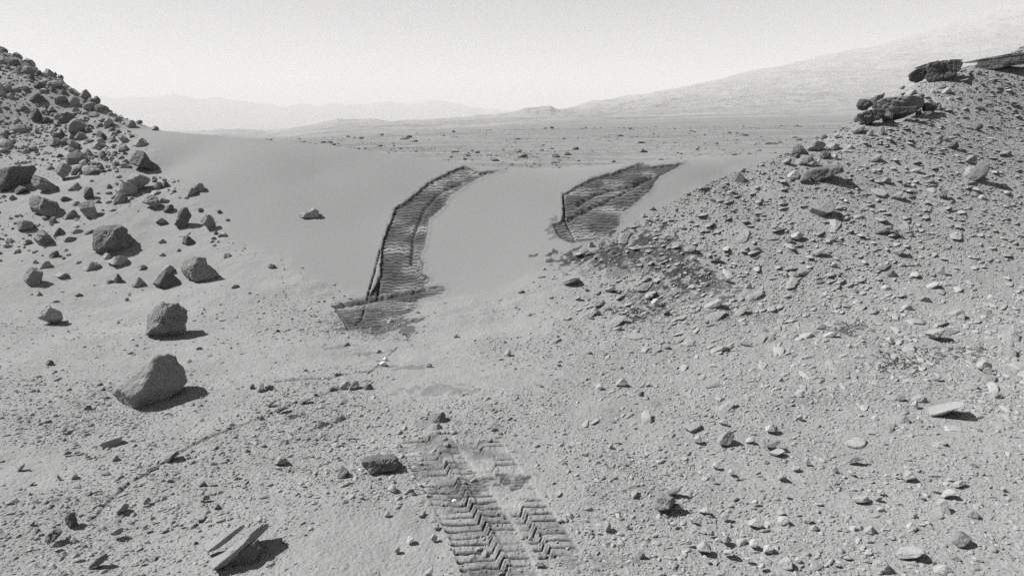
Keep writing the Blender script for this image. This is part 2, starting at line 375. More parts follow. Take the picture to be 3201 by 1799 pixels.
SAND, DARKSAND_SHADE = 0.245, 0.038  # dark tone for churned sand and for painted groove shade
def ground_material(name):
    m, N, L, B = new_mat(name)
    pos = N.new('ShaderNodeNewGeometry').outputs['Position']
    sandy, churn_shade, pale = attr_n(N, 'sandy'), attr_n(N, 'churn_shade'), attr_n(N, 'pale')
    g1 = noise_n(N, L, pos, 55, 2, .7); g2 = noise_n(N, L, pos, 1.3, 5, .6); g3 = noise_n(N, L, map_vec(N, L, pos, (1.2, 5, 3)), 1.0, 4, .6)
    k = math_n(N, L, 'MULTIPLY_ADD', g1, .34, .83)
    k2 = math_n(N, L, 'MULTIPLY_ADD', g2, .35, .825)
    k3 = math_n(N, L, 'MULTIPLY_ADD', g3, .22, .89)
    firm = math_n(N, L, 'SUBTRACT', 1.0, sandy)
    k2 = math_n(N, L, 'MULTIPLY', k2, k3)
    mixk = N.new('ShaderNodeMix'); L.new(firm, mixk.inputs[0]); mixk.inputs[2].default_value = .93; L.new(k2, mixk.inputs[3])
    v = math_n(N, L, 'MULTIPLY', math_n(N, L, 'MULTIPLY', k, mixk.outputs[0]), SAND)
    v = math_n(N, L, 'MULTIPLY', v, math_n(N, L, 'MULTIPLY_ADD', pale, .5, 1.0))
    mixd = N.new('ShaderNodeMix'); L.new(churn_shade, mixd.inputs[0]); L.new(v, mixd.inputs[2])
    L.new(math_n(N, L, 'MULTIPLY', k, DARKSAND_SHADE), mixd.inputs[3])
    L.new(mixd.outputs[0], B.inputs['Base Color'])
    b1 = bump_n(N, L, noise_n(N, L, pos, 70, 3, .7), .006, .55)
    vo = noise_n(N, L, pos, 48, kind='v'); vo = math_n(N, L, 'MULTIPLY', vo, firm)
    b2 = bump_n(N, L, vo, -.010, .45, b1)
    b3 = bump_n(N, L, math_n(N, L, 'MULTIPLY', noise_n(N, L, pos, 11, 5, .65), math_n(N, L, 'ADD', firm, churn_shade)), .02, .5, b2)
    L.new(b3, B.inputs['Normal'])
    return m
def far_material(name, base, scale, contrast, bands, bump=.5):
    m, N, L, B = new_mat(name)
    pos = N.new('ShaderNodeNewGeometry').outputs['Position']
    g1 = noise_n(N, L, pos, scale, 6, .65); g2 = noise_n(N, L, map_vec(N, L, pos, (bands[0], bands[1], bands[2])), 1.0, 5, .6)
    v = math_n(N, L, 'ADD', math_n(N, L, 'MULTIPLY', math_n(N, L, 'SUBTRACT', g1, .5), contrast), math_n(N, L, 'MULTIPLY', math_n(N, L, 'SUBTRACT', g2, .5), contrast * 1.3))
    v = math_n(N, L, 'MULTIPLY', math_n(N, L, 'ADD', v, 1.0), base)
    v = math_n(N, L, 'MAXIMUM', v, .03)
    L.new(v, B.inputs['Base Color'])
    L.new(bump_n(N, L, g1, .5 / scale, bump), B.inputs['Normal'])
    return m
def rock_material(name, base, rough_bump=1.0, dusty=.25, fine=30):
    m, N, L, B = new_mat(name)
    tc = N.new('ShaderNodeNewGeometry'); pos = tc.outputs['Position']
    g1 = noise_n(N, L, pos, fine, 5, .65); g2 = noise_n(N, L, pos, 5, 4, .6)
    oi = N.new('ShaderNodeObjectInfo').outputs['Random']
    v = math_n(N, L, 'MULTIPLY', math_n(N, L, 'MULTIPLY_ADD', g1, .7, .65), math_n(N, L, 'MULTIPLY_ADD', g2, .7, .65))
    v = math_n(N, L, 'MULTIPLY', v, math_n(N, L, 'MULTIPLY_ADD', oi, .3, .85))
    v = math_n(N, L, 'MULTIPLY', v, base)
    sepn = N.new('ShaderNodeSeparateXYZ'); L.new(tc.outputs['Normal'], sepn.inputs[0])
    up = math_n(N, L, 'MULTIPLY', math_n(N, L, 'SMOOTH_MIN', math_n(N, L, 'MAXIMUM', sepn.outputs[2], 0.0), 1.0, .1), g2)
    mx = N.new('ShaderNodeMix'); L.new(math_n(N, L, 'MULTIPLY', up, dusty * 2, clamp=True), mx.inputs[0]); L.new(v, mx.inputs[2]); mx.inputs[3].default_value = SAND
    L.new(mx.outputs[0], B.inputs['Base Color'])
    b1 = bump_n(N, L, noise_n(N, L, pos, fine * 2.2, 4, .7), .008, .7 * rough_bump)
    b2 = bump_n(N, L, noise_n(N, L, pos, 9, 6, .7), .08, .6 * rough_bump, b1)
    L.new(b2, B.inputs['Normal'])
    return m
M_GROUND = ground_material('sandy_ground')
M_PLAIN = far_material('rocky_plain', .21, .8, 1.0, (.03, .25, .3))
M_HILLS = far_material('layered_hills', .24, .05, .8, (.004, .02, .12))
M_MOUNT = far_material('mountain_rock', .25, .012, .45, (.0015, .004, .05), .8)
M_RIM = far_material('rim_rock', .10, .004, 1.2, (.001, .001, .01), .8)
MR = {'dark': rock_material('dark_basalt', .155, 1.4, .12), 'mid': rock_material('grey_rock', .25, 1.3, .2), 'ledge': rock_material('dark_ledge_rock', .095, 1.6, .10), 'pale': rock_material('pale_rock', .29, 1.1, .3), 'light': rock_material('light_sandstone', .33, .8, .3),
      'white': rock_material('white_mineral', .75, .5, .0)}

# ------------------------------------------------------------------ grid terrain, split into named pieces
def mesh_from(name, V, F, mats, attrs=None, smooth=True):
    me = bpy.data.meshes.new(name)
    nv, nf = len(V), len(F); k = F.shape[1]
    me.vertices.add(nv); me.vertices.foreach_set('co', np.ascontiguousarray(V, dtype=np.float32).ravel())
    me.loops.add(nf * k); me.loops.foreach_set('vertex_index', np.ascontiguousarray(F, dtype=np.int32).ravel())
    me.polygons.add(nf); me.polygons.foreach_set('loop_start', np.arange(0, nf * k, k, dtype=np.int32))
    me.polygons.foreach_set('use_smooth', np.full(nf, smooth))
    for a, d in (attrs or {}).items():
        at = me.attributes.new(a, 'FLOAT', 'POINT'); at.data.foreach_set('value', np.ascontiguousarray(d, dtype=np.float32))
    me.update(calc_edges=True)
    me.materials.append(mats)
    return me
def link(name, me, **props):
    o = bpy.data.objects.new(name, me); COL.objects.link(o)
    for k, v in props.items(): o[k] = v
    return o
def sub_piece(name, V, Q, sel, mat, attrs, **props):
    q = Q[sel]
    if not len(q): return None
    used = np.zeros(len(V), bool); used[q.ravel()] = True
    remap = np.cumsum(used) - 1
    me = mesh_from(name, V[used], remap[q], mat, {k: a[used] for k, a in attrs.items()})
    return link(name, me, **props)
def grid(a, y0, y1, ny):
    na = len(a); Y = np.exp(np.linspace(math.log(y0), math.log(y1), ny))
    A, YY = np.meshgrid(a, Y); X = A * YY
    idx = np.arange(na * ny).reshape(ny, na)
    Q = np.stack([idx[:-1, :-1], idx[:-1, 1:], idx[1:, 1:], idx[1:, :-1]], -1).reshape(-1, 4)
    return X.ravel(), YY.ravel(), Q
QUAL = 1.0
X, Y, Q = grid(np.concatenate([np.linspace(-2.2, -1.002, 150), np.linspace(-1, 1, int(1430 * QUAL)), np.linspace(1.002, 2.2, 150)]), .55, 30.5, int(1700 * QUAL))
Z = ground_z(X, Y)
Z, sandy, churn_shade, tid, pale = relief(X, Y, Z)
V = np.stack([X, Y, Z], 1); AT = {'sandy': sandy, 'churn_shade': churn_shade, 'pale': pale}
ft = tid[Q].max(1); fs = sandy[Q].mean(1) > .5
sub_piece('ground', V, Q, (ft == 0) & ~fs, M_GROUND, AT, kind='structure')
sub_piece('dune', V, Q, (ft == 0) & fs, M_GROUND, AT, kind='structure')
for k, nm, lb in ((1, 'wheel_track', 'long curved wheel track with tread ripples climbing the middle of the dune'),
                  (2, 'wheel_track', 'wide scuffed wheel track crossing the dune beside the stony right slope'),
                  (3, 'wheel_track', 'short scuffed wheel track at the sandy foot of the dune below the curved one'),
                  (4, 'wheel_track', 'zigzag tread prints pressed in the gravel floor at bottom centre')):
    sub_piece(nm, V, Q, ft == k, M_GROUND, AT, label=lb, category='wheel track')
X, Y, Q = grid(np.linspace(-1.59, 1.59, 1300), 30.3, 12000, 900)
Z = H_far(X, Y) * ss(22, 30, Y)
V = np.stack([X, Y, Z], 1); qy = Y[Q].mean(1); qa = (X / Y)[Q].mean(1)
isM = (qy > 1100) & (qy < 5200) & (qa > .02)
sub_piece('plain', V, Q, qy < 400, M_PLAIN, {}, kind='structure')
sub_piece('hills', V, Q, (qy >= 400) & (qy <= 5200) & ~isM, M_HILLS, {}, kind='structure')
sub_piece('mountain', V, Q, isM, M_MOUNT, {}, kind='structure')
sub_piece('crater_rim', V, Q, qy > 5200, M_RIM, {}, kind='structure')

# ------------------------------------------------------------------ rocks
_ico = {}
def ico(n):
    if n in _ico: return _ico[n]
    if n == 0:
        t = (1 + 5 ** .5) / 2
        v = np.array([(-1, t, 0), (1, t, 0), (-1, -t, 0), (1, -t, 0), (0, -1, t), (0, 1, t), (0, -1, -t), (0, 1, -t), (t, 0, -1), (t, 0, 1), (-t, 0, -1), (-t, 0, 1)], float)
        f = np.array([(0, 11, 5), (0, 5, 1), (0, 1, 7), (0, 7, 10), (0, 10, 11), (1, 5, 9), (5, 11, 4), (11, 10, 2), (10, 7, 6), (7, 1, 8), (3, 9, 4), (3, 4, 2), (3, 2, 6), (3, 6, 8), (3, 8, 9), (4, 9, 5), (2, 4, 11), (6, 2, 10), (8, 6, 7), (9, 8, 1)])
        v /= np.linalg.norm(v, axis=1)[:, None]
    else:
        v, f = ico(n - 1)
        e = np.sort(np.concatenate([f[:, [0, 1]], f[:, [1, 2]], f[:, [2, 0]]]), 1)
        ue, inv = np.unique(e, axis=0, return_inverse=True); inv = inv.ravel()
        mid = v[ue].mean(1); mid /= np.linalg.norm(mid, axis=1)[:, None]
        m = inv.reshape(3, -1).T + len(v)
        f = np.concatenate([np.stack([f[:, 0], m[:, 0], m[:, 2]], 1), np.stack([f[:, 1], m[:, 1], m[:, 0]], 1), np.stack([f[:, 2], m[:, 2], m[:, 1]], 1), m])
        v = np.concatenate([v, mid])
    _ico[n] = (v, f); return _ico[n]
def poly_radius(poly, th):
    """radius of a polygon (about the origin) along angles th, first exit"""
    P = np.asarray(poly, float); c, s = np.cos(th), np.sin(th); R = np.zeros(len(th))
    for i in range(len(P)):
        ax, ay = P[i]; bx, by = P[(i + 1) % len(P)]; ex, ey = bx - ax, by - ay
        den = c * ey - s * ex; den = np.where(np.abs(den) < 1e-9, 1e-9, den)
        t = (ax * ey - ay * ex) / den; w = (ax * s - ay * c) / den
        ok = (t > 0) & (w >= -1e-6) & (w <= 1 + 1e-6)
        R = np.where(ok, np.maximum(R, t), R)
    return np.where(R <= 0, .3, R)
def rock_shape(seed, sub, outline, hw, hh, T, k=10, nplanes=7, planes=(), rough=.05, layers=0, lay_dir=(0.2, 0, 1), crack=0, facet=True):
    """solid whose outline in its own x-z plane is the polygon (unit box scaled by hw, hh), T thick in y; facets cut by planes"""
    rs = np.random.RandomState(seed); d, F = ico(sub)
    pl = np.asarray(outline, float) * np.array([hw, hh])
    s = np.hypot(d[:, 0], d[:, 2]); th = np.arctan2(d[:, 2], d[:, 0])
    R = poly_radius(pl, th)
    acc = (s / R) ** k + (np.abs(d[:, 1]) / T) ** k
    if facet and not len(planes) and sub >= 3: planes = [(-.8, -.5, .35 + .4 * rs.rand(), .42 + .22 * rs.rand())]
    ext = np.array([hw, T, hh])
    for i in range(nplanes):
        n = rs.normal(size=3) * np.array([1, 1.3, 1]); n /= np.linalg.norm(n)
        h = np.linalg.norm(n * ext) * rs.uniform(.50, .88)
        acc += (np.maximum(d @ n, 0) / h) ** k
    for (nx, ny, nz, h) in planes:
        n = np.array([nx, ny, nz], float); n /= np.linalg.norm(n)
        acc += (np.maximum(d @ n, 0) / (h * np.linalg.norm(n * ext))) ** k
    r = acc ** (-1.0 / k); p = d * r[:, None]
    m = min(hw, hh, T * 1.2); q = p / m
    nz_ = fbm3(q * 1.4 + seed, seed, 3, .5) * rough * 1.2 + ((fbm3(q * 5 + seed, seed + 5, 3, .6) * .45 - np.maximum(0, noise3(q * 3.1, seed + 6) - .25) * .9) * rough if sub > 2 else 0)
    if crack:
        nz_ = nz_ - crack * np.exp(-(np.abs(noise3(q * 1.1 + 3.3 + seed, seed + 9)) / .035) ** 2)
    p = p * (1 + nz_ * m / np.maximum(r, m * .4))[:, None]
    if layers:
        ld = np.array(lay_dir, float); ld /= np.linalg.norm(ld); h = (p @ ld) / hh
        w = noise3(np.stack([h * layers, q[:, 0] * .15, q[:, 1] * .15], 1), seed + 20)
        w2 = noise3(np.stack([h * layers * 3, q[:, 0] * .3, q[:, 1] * .3], 1), seed + 21)
        lat = p - (p @ ld)[:, None] * ld
        p = p + lat * (np.sign(w) * np.abs(w) ** .5 * .055 + w2 * .025)[:, None]
    return p, F
OUT = {
 'round': [(-1, -.1), (-.85, .5), (-.35, .95), (.2, 1), (.75, .7), (1, .1), (.9, -.55), (.4, -1), (-.4, -1), (-.9, -.6)],
 'pyramid': [(-1, -.75), (-.55, 0), (-.25, .65), (0.02, 1), (.3, .7), (.7, -.05), (1, -.8), (.2, -1), (-.5, -1)],
 'wedge': [(-1, -.7), (-.75, -.1), (-.2, .7), (.35, 1), (.75, .6), (1, -.3), (.85, -1), (-.6, -1)],
 'block': [(-1, .35), (-.55, .9), (.45, 1), (.95, .75), (1, -.6), (.7, -1), (-.75, -1), (-.95, -.5)],
 'slab': [(-1, -.9), (-1, -.3), (-.4, .4), (.4, .95), (1, .9), (1, .3), (.6, -.3), (0, -.85), (-.6, -1)],
 'slabl': [(1, -.95), (1, -.3), (.4, .35), (-.4, .9), (-1, .95), (-1, .3), (-.6, -.3), (0, -.85), (.6, -1)],
 'bar': [(-1, -1), (-.95, -.5), (-.2, .25), (.6, .9), (1, 1), (.95, .6), (.2, -.15), (-.6, -.95)],
 'low': [(-1, -.5), (-.7, .3), (-.1, 1), (.5, .7), (1, -.2), (.8, -1), (-.7, -1)],
 'spire': [(-1, -1), (-.8, -.2), (-.55, .6), (-.3, 1), (.05, .75), (.35, .1), (.8, -.5), (1, -1)],
 'plate': [(-1, -.25), (-.6, .5), (0, .95), (.7, .75), (1, .1), (.6, -.7), (-.1, -1), (-.8, -.75)],
}
TILE = {'T1': (0, 150), 'T2': (0, 550), 'T3': (0, 950), 'T4': (0, 1350), 'C1': (800, 250), 'C2': (800, 700), 'C3': (750, 1100), 'C4': (1200, 1350), 'R1': (1600, 400), 'R2': (2401, 130),
        'R3': (2401, 550), 'R4': (2401, 950), 'R5': (2401, 1350), 'R6': (1600, 800), 'R7': (1900, 1300)}
SD = 2576 / 3201.0
def tileD(t, x, y):
    k = 2.901 if t == 'R7' else 3.2175
    return (TILE[t][0] + x / k) * SD, (TILE[t][1] + y / k) * SD
NROCK = 0
PLACED = []      # (u0,v0,u1,v1) of catalogued rocks, so that the scatter leaves them free
def put_rock(name, label, cat, box, kind='round', tone='mid', outline=None, thick=.8, sub=4, lift=0.0, group=None, **kw):
    """box in D pixels; the rock rests where its foot meets the ground, facing as in the place"""
    global NROCK
    NROCK += 1
    u0, v0, u1, v1 = box; cu, cv = (u0 + u1) / 2, (v0 + v1) / 2
    foot = hit(cu, v1 - (v1 - v0) * .06)
    D0 = np.linalg.norm(foot - np.array([0, 0, CAMH]))
    seed = kw.pop('seed', NROCK * 7 + 3)
    dx, dy, dz = ray(cu, cv); r = np.array([dx, dy, dz], float); rn = np.linalg.norm(r); r /= rn
    fwd = r; right = np.cross(fwd, [0, 0, 1]); right /= np.linalg.norm(right); up = np.cross(right, fwd)
    sc = D0 / (FD * rn)
    hw, hh = (u1 - u0) / 2 * sc, (v1 - v0) / 2 * sc
    T = thick * min(hw, hh * 1.5)
    sc2 = (D0 + T * .35 + lift) / D0; hw *= sc2; hh *= sc2
    if kind == 'plate' :
        n = ground_z(foot[0] + np.array([0, .2, 0]), foot[1] + np.array([0, 0, .2])); nv = np.array([-(n[1] - n[0]) / .2, -(n[2] - n[0]) / .2, 1.0]); nv /= np.linalg.norm(nv)
        f2 = np.cross(nv, right); f2 /= np.linalg.norm(f2)
        st = max(abs(float(-fwd @ nv)), .18)
        ctr = hit(cu, cv); P, F = rock_shape(seed, sub, outline or OUT['plate'], hw, min(hh / st, hw * 3.0), max(.18 * min(hw, hh / st) * thick / .8, .008), **dict(dict(k=16, nplanes=3, rough=.06), **kw))
        x_ax = right - nv * (right @ nv); x_ax /= np.linalg.norm(x_ax); f2 = np.cross(nv, x_ax)
        Mx = np.stack([x_ax, -nv, f2], 1)      # local x right, local z away along the ground, local -y up
        loc = ctr + nv * .3 * max(.18 * min(hw, hh / st) * thick / .8, .008)
        tl = Matrix.Rotation(random.uniform(-.10, .10), 3, 'X') @ Matrix.Rotation(random.uniform(-.10, .10), 3, 'Z')
        Mx = Mx @ np.array(tl)
    else:
        P, F = rock_shape(seed, sub, outline or OUT[kind], hw, hh, T, **kw)
        Mx = np.stack([right, fwd, up], 1)
        loc = np.array([0, 0, CAMH]) + r * D0 * sc2
    me = mesh_from(name, P, F, MR[tone], smooth=True)
    try: me.set_sharp_from_angle(angle=math.radians(38))
    except Exception: pass
    o = link(name, me, label=label, category=cat)
    if group: o['group'] = group
    M4 = Matrix(Mx.tolist()).to_4x4(); M4.translation = Vector(loc.tolist()); o.matrix_world = M4
    PLACED.append((u0, v0, u1, v1, hw))
    return o
def hero(name, label, tile, poly, tone='mid', **kw):
    P = np.array([tileD(tile, *p) for p in poly]); u0, v0 = P.min(0); u1, v1 = P.max(0)
    cx, cy = (u0 + u1) / 2, (v0 + v1) / 2
    ol = [((p[0] - cx) / ((u1 - u0) / 2), -(p[1] - cy) / ((v1 - v0) / 2)) for p in P]
    cat = kw.pop('cat', name.replace('_', ' '))
    return put_rock(name, label, cat, (u0, v0, u1, v1), 'hero', tone, outline=ol, sub=kw.pop('sub', 5), **kw)

# ------------------------------------------------------------------ the rocks the photograph shows one by one
LAND = []     # (short name, u, v): landmarks other labels refer to
def mark(short, o):
    LAND.append((short, (PLACED[-1][0] + PLACED[-1][2]) / 2, (PLACED[-1][1] + PLACED[-1][3]) / 2))
def HR(name, label, short, tile, poly, tone='mid', **kw):
    o = hero(name, label, tile, poly, tone, **kw)
    if short: mark(short, o)
FR = (-.25, -.8, .55, .42)       # a broad face turned up and towards the viewer
HR('boulder', 'largest boulder, angular and grey, tilted on its foot at lower left', 'the largest boulder', 'T3',
   [(1130, 800), (1250, 745), (1380, 665), (1440, 610), (1530, 560), (1600, 530), (1700, 530), (1770, 560), (1790, 640), (1830, 700), (1835, 780), (1845, 840), (1790, 900), (1700, 950), (1560, 1015), (1420, 1060), (1290, 1035), (1215, 980), (1180, 900), (1130, 840)],
   'mid', k=16, nplanes=2, planes=[(-.42, -.7, .6, .50), (-.7, -.1, .8, .60), (.35, -.7, -.6, .60)], rough=.06, crack=.08, thick=.75, sub=6, seed=12)
HR('boulder', 'tall egg-shaped boulder with a pale left side and long black shadow', 'the egg-shaped boulder', 'T3',
   [(1485, 180), (1500, 90), (1560, 20), (1640, -20), (1765, -37), (1820, 40), (1860, 110), (1860, 170), (1840, 230), (1800, 320), (1700, 375), (1600, 350), (1520, 295), (1478, 280)],
   'mid', k=19, nplanes=4, planes=[(.45, -.8, .25, .55), (-.7, -.5, .6, .5), (.1, -.8, -.5, .6)], rough=.13, crack=.10, thick=.85, sub=6, seed=5)
HR('boulder', 'big rounded dark boulder standing on pale stones on the left slope', 'the big rounded boulder', 'T2',
   [(960, 640), (970, 560), (1010, 520), (1060, 480), (1120, 460), (1180, 450), (1210, 470), (1240, 520), (1300, 600), (1315, 700), (1290, 760), (1230, 800), (1130, 800), (1030, 760), (970, 720)],
   'dark', k=14, nplanes=5, planes=[(-.7, -.6, .3, .62)], rough=.10, thick=.9, sub=6, seed=21)
HR('boulder', 'smooth pale boulder top behind the big rounded boulder', None, 'T2', [(1030, 470), (1040, 410), (1110, 390), (1180, 400), (1200, 450), (1190, 520), (1080, 520)], 'pale', k=14, rough=.08, sub=4, lift=.5)
HR('boulder', 'pale half-round stone in front of the big rounded boulder', 'the pale half-round stone', 'T2', [(1090, 860), (1160, 810), (1220, 785), (1270, 795), (1285, 920), (1220, 915), (1130, 885)], 'light', k=14, nplanes=3, sub=4)
HR('boulder', 'broad notched boulder with two humps right of the dark pyramid', 'the notched boulder', 'T2', [(1790, 920), (1830, 850), (1900, 830), (1970, 815), (2075, 825), (2080, 900), (2140, 960), (2170, 1020), (2080, 1065), (1950, 1055), (1830, 1015), (1785, 970)], 'mid', k=19, nplanes=4, rough=.08, crack=.05, thick=.8, sub=6, seed=33)
HR('boulder', 'dark pyramid-shaped boulder left of the notched boulder', 'the dark pyramid boulder', 'T2', [(1520, 1100), (1560, 1050), (1610, 980), (1670, 950), (1740, 1000), (1790, 1060), (1800, 1105), (1650, 1125)], 'dark', k=17, rough=.07, sub=5)
HR('boulder', 'pale block leaning behind the dark pyramid boulder', None, 'T2', [(1600, 960), (1620, 905), (1700, 890), (1745, 920), (1755, 980), (1650, 1000)], 'pale', sub=4, k=19)
HR('boulder', 'pale triangular sail-shaped stone left of the dark pyramid boulder', 'the sail-shaped stone', 'T2', [(1325, 1100), (1330, 975), (1350, 975), (1420, 1030), (1470, 1110), (1400, 1115)], 'pale', k=14, nplanes=2, sub=4, thick=.5)
HR('boulder', 'stacked dark boulder with pale broken top beside the dune foot', 'the broken-topped boulder', 'T2', [(1755, 480), (1790, 420), (1800, 350), (1850, 300), (1895, 320), (1920, 380), (1935, 470), (1930, 530), (1840, 520)], 'dark', k=14, rough=.09, crack=.08, sub=5)
HR('boulder', 'rough grey cone of rock nearest the dune on the left slope', 'the rough cone', 'T2', [(2010, 450), (2050, 400), (2090, 372), (2120, 400), (2150, 450), (2175, 520), (2180, 548), (2100, 530), (2060, 500)], 'mid', k=16, rough=.12, sub=5)
HR('boulder', 'pointed pitted boulder in the middle of the left slope', 'the pointed pitted boulder', 'T2', [(1430, 260), (1470, 210), (1510, 180), (1560, 205), (1590, 260), (1605, 310), (1620, 340), (1550, 330), (1490, 290)], 'mid', k=16, rough=.10, sub=5)
HR('boulder', 'wide smooth dark-fronted boulder high on the left slope', 'the dark-fronted boulder', 'T1', [(1255, 1330), (1300, 1270), (1370, 1255), (1440, 1285), (1495, 1310), (1515, 1400), (1520, 1440), (1420, 1430), (1340, 1415), (1270, 1370)], 'mid', k=16, rough=.07, thick=.8, sub=5, planes=[(-.5, -.2, .85, .7)])
HR('boulder', 'jagged black boulder with a trailing ridge beside the dune edge', 'the jagged black boulder', 'T1', [(1285, 1090), (1330, 1045), (1400, 1025), (1460, 1050), (1490, 1100), (1500, 1130), (1570, 1180), (1600, 1245), (1480, 1215), (1330, 1165), (1285, 1140)], 'dark', k=14, rough=.09, crack=.06, sub=5)
HR('boulder', 'upright cracked block with vertical splits on the far left slope', 'the cracked upright block', 'T1', [(545, 1160), (590, 1145), (690, 1180), (710, 1210), (700, 1300), (680, 1345), (620, 1320), (560, 1230)], 'mid', k=16, rough=.08, crack=.12, layers=4, lay_dir=(1, 0, .2), sub=5)
HR('boulder', 'tilted dark block propped on a small round stone on the hill', 'the propped dark block', 'T1', [(960, 880), (985, 830), (1020, 835), (1070, 890), (1105, 945), (1060, 945), (1000, 915)], 'dark', k=18, nplanes=3, sub=4)
HR('boulder', 'round stone under the propped dark block', None, 'T1', [(965, 920), (985, 895), (1040, 905), (1062, 950), (1050, 980), (1005, 965)], 'mid', k=15, sub=4)
HR('boulder', 'large black rock mass in shade at the far left edge', 'the black rock mass', 'T1', [(-60, 1230), (100, 1200), (330, 1185), (345, 1230), (300, 1290), (280, 1385), (120, 1420), (-60, 1430)], 'dark', k=14, rough=.06, sub=5, planes=[(.5, -.8, -.3, .3)])
HR('boulder', 'striped wind-carved boulder with layered ridges at left edge', 'the striped boulder', 'T2', [(280, 90), (310, 20), (300, -50), (360, -20), (440, 20), (490, 70), (545, 110), (520, 170), (450, 185), (380, 165), (310, 130)], 'mid', k=17, layers=7, lay_dir=(.5, .2, 1), rough=.07, sub=6)
HR('boulder', 'large hollowed boulder with pale rim below the striped boulder', 'the hollowed boulder', 'T2', [(260, 270), (290, 195), (400, 200), (500, 240), (550, 270), (580, 350), (595, 400), (560, 430), (480, 415), (400, 370), (310, 350), (270, 310)], 'mid', k=16, rough=.12, crack=.08, sub=6)
HR('boulder', 'squared pillar stone with a dark tilted top on the left slope', 'the squared pillar stone', 'T2', [(805, 280), (860, 255), (940, 245), (950, 330), (965, 415), (920, 432), (850, 400), (820, 340)], 'mid', k=22, nplanes=2, planes=[(-.1, -.7, .7, .72)], rough=.04, sub=5)
HR('boulder', 'layered boulder split by a slanting crack near the left edge', 'the split layered boulder', 'T2', [(330, 560), (360, 535), (500, 530), (525, 570), (525, 620), (540, 700), (500, 720), (400, 690), (350, 650), (330, 600)], 'mid', k=19, rough=.07, crack=.12, layers=3, sub=5)
HR('boulder', 'tall standing boulder leaning at the left edge with a shadow', 'the tall standing boulder', 'T2', [(240, 900), (300, 865), (350, 860), (400, 910), (415, 980), (400, 1050), (370, 1110), (330, 1130), (285, 1100), (240, 1000)], 'mid', k=16, rough=.08, sub=5)
HR('boulder', 'pale swan-shaped rock with a raised left peak at left', 'the swan-shaped rock', 'T3', [(370, 120), (420, 30), (455, -10), (510, 5), (520, 40), (580, 80), (610, 150), (632, 205), (560, 190), (470, 205), (420, 190), (390, 150)], 'pale', k=14, nplanes=4, rough=.08, sub=5, thick=.7)
HR('rock', 'ragged low pyramid of rock poking out of the dune face', 'the rock in the dune', 'C1', [(375, 1380), (450, 1340), (520, 1310), (580, 1288), (640, 1325), (680, 1365), (620, 1385)], 'light', k=16, planes=[(-.4, -.6, .8, .5)], rough=.14, layers=4, sub=5)
HR('rock', 'small dark hump of rock on the sandy foot of the dune', 'the dark hump by the dune', 'C2', [(105, 430), (115, 408), (150, 398), (190, 410), (215, 443), (150, 450)], 'dark', sub=4)
HR('rock', 'flat-topped wedge stone with pale top and black underside at lower left', 'the pale-topped wedge', 'T4', [(1010, 105), (1090, 65), (1200, 45), (1222, 75), (1200, 130), (1150, 155), (1055, 155), (1030, 125)], 'pale', k=18, nplanes=2, planes=[(-.1, -.3, 1, .55), (.2, -1, -.4, .5)], sub=5)
HR('rock', 'knobbly dark lava-like rock standing near the lower left edge', 'the knobbly dark rock', 'T4', [(645, 900), (650, 860), (690, 815), (740, 795), (755, 860), (760, 935), (700, 940)], 'dark', k=16, rough=.2, sub=5)
HR('rock', 'lumpy black clinker rock below the knobbly dark rock', 'the black clinker', 'T4', [(420, 1080), (450, 1040), (520, 1000), (560, 950), (610, 960), (620, 1020), (560, 1080), (490, 1115), (430, 1110)], 'dark', k=15, rough=.24, sub=5)
HR('rock', 'long low pale stone with a black tip at lower left', 'the long low stone', 'T4', [(1080, 1015), (1150, 985), (1250, 965), (1275, 990), (1270, 1035), (1180, 1035)], 'pale', k=16, sub=4)
HR('slanting_stone', 'dark curved shard tipped up at the bottom left', 'the dark curved shard', 'T4', [(885, 1345), (905, 1310), (980, 1270), (1070, 1242), (1075, 1290), (1000, 1335), (930, 1340)], 'dark', k=16, sub=4)
HR('slanting_stone', 'upper of the two leaning slabs at bottom left', 'the twin leaning slabs', 'T4', [(2075, 1110), (2150, 1050), (2280, 1010), (2390, 980), (2445, 985), (2430, 1020), (2340, 1070), (2200, 1145), (2090, 1165)], 'pale', k=18, nplanes=1, planes=[(-.45, -.35, .8, .30), (.4, -.5, -.8, .5)], layers=4, lay_dir=(-.45, -.3, 1), rough=.07, sub=5, lift=-.13, thick=.9)
HR('slanting_stone', 'lower and longer of the two leaning slabs at bottom left', None, 'T4', [(2110, 1205), (2200, 1190), (2350, 1130), (2500, 1050), (2660, 975), (2710, 985), (2690, 1040), (2576, 1120), (2400, 1230), (2250, 1295), (2150, 1310), (2110, 1260)], 'pale', k=18, nplanes=1, planes=[(-.45, -.4, .8, .30), (.4, -.5, -.8, .5)], layers=4, lay_dir=(-.5, -.3, 1), rough=.07, sub=5, lift=-.08, thick=.9)
HR('rock', 'dark angular base rock carrying the lower leaning slab', None, 'T4', [(2150, 1310), (2300, 1260), (2480, 1180), (2600, 1130), (2620, 1230), (2560, 1330), (2380, 1390), (2250, 1360), (2170, 1350)], 'dark', k=14, sub=5, lift=.0, rough=.07)
HR('rock', 'dark craggy pitted rock with flat top, left of the tread prints', 'the craggy pitted rock', 'C3', [(1235, 1030), (1250, 1012), (1340, 1020), (1430, 1030), (1540, 1028), (1565, 1060), (1585, 1110), (1575, 1165), (1540, 1195), (1430, 1210), (1310, 1195), (1270, 1150), (1240, 1110)], 'dark', k=16, nplanes=2, planes=[(0, -.25, 1, .55)], rough=.15, crack=.08, sub=6, seed=8)
HR('rock', 'small dark pyramid left of the craggy pitted rock', 'the small dark pyramid', 'C3', [(960, 1260), (985, 1200), (1010, 1150), (1050, 1125), (1090, 1185), (1095, 1215), (1040, 1275)], 'dark', k=19, sub=4, rough=.07)
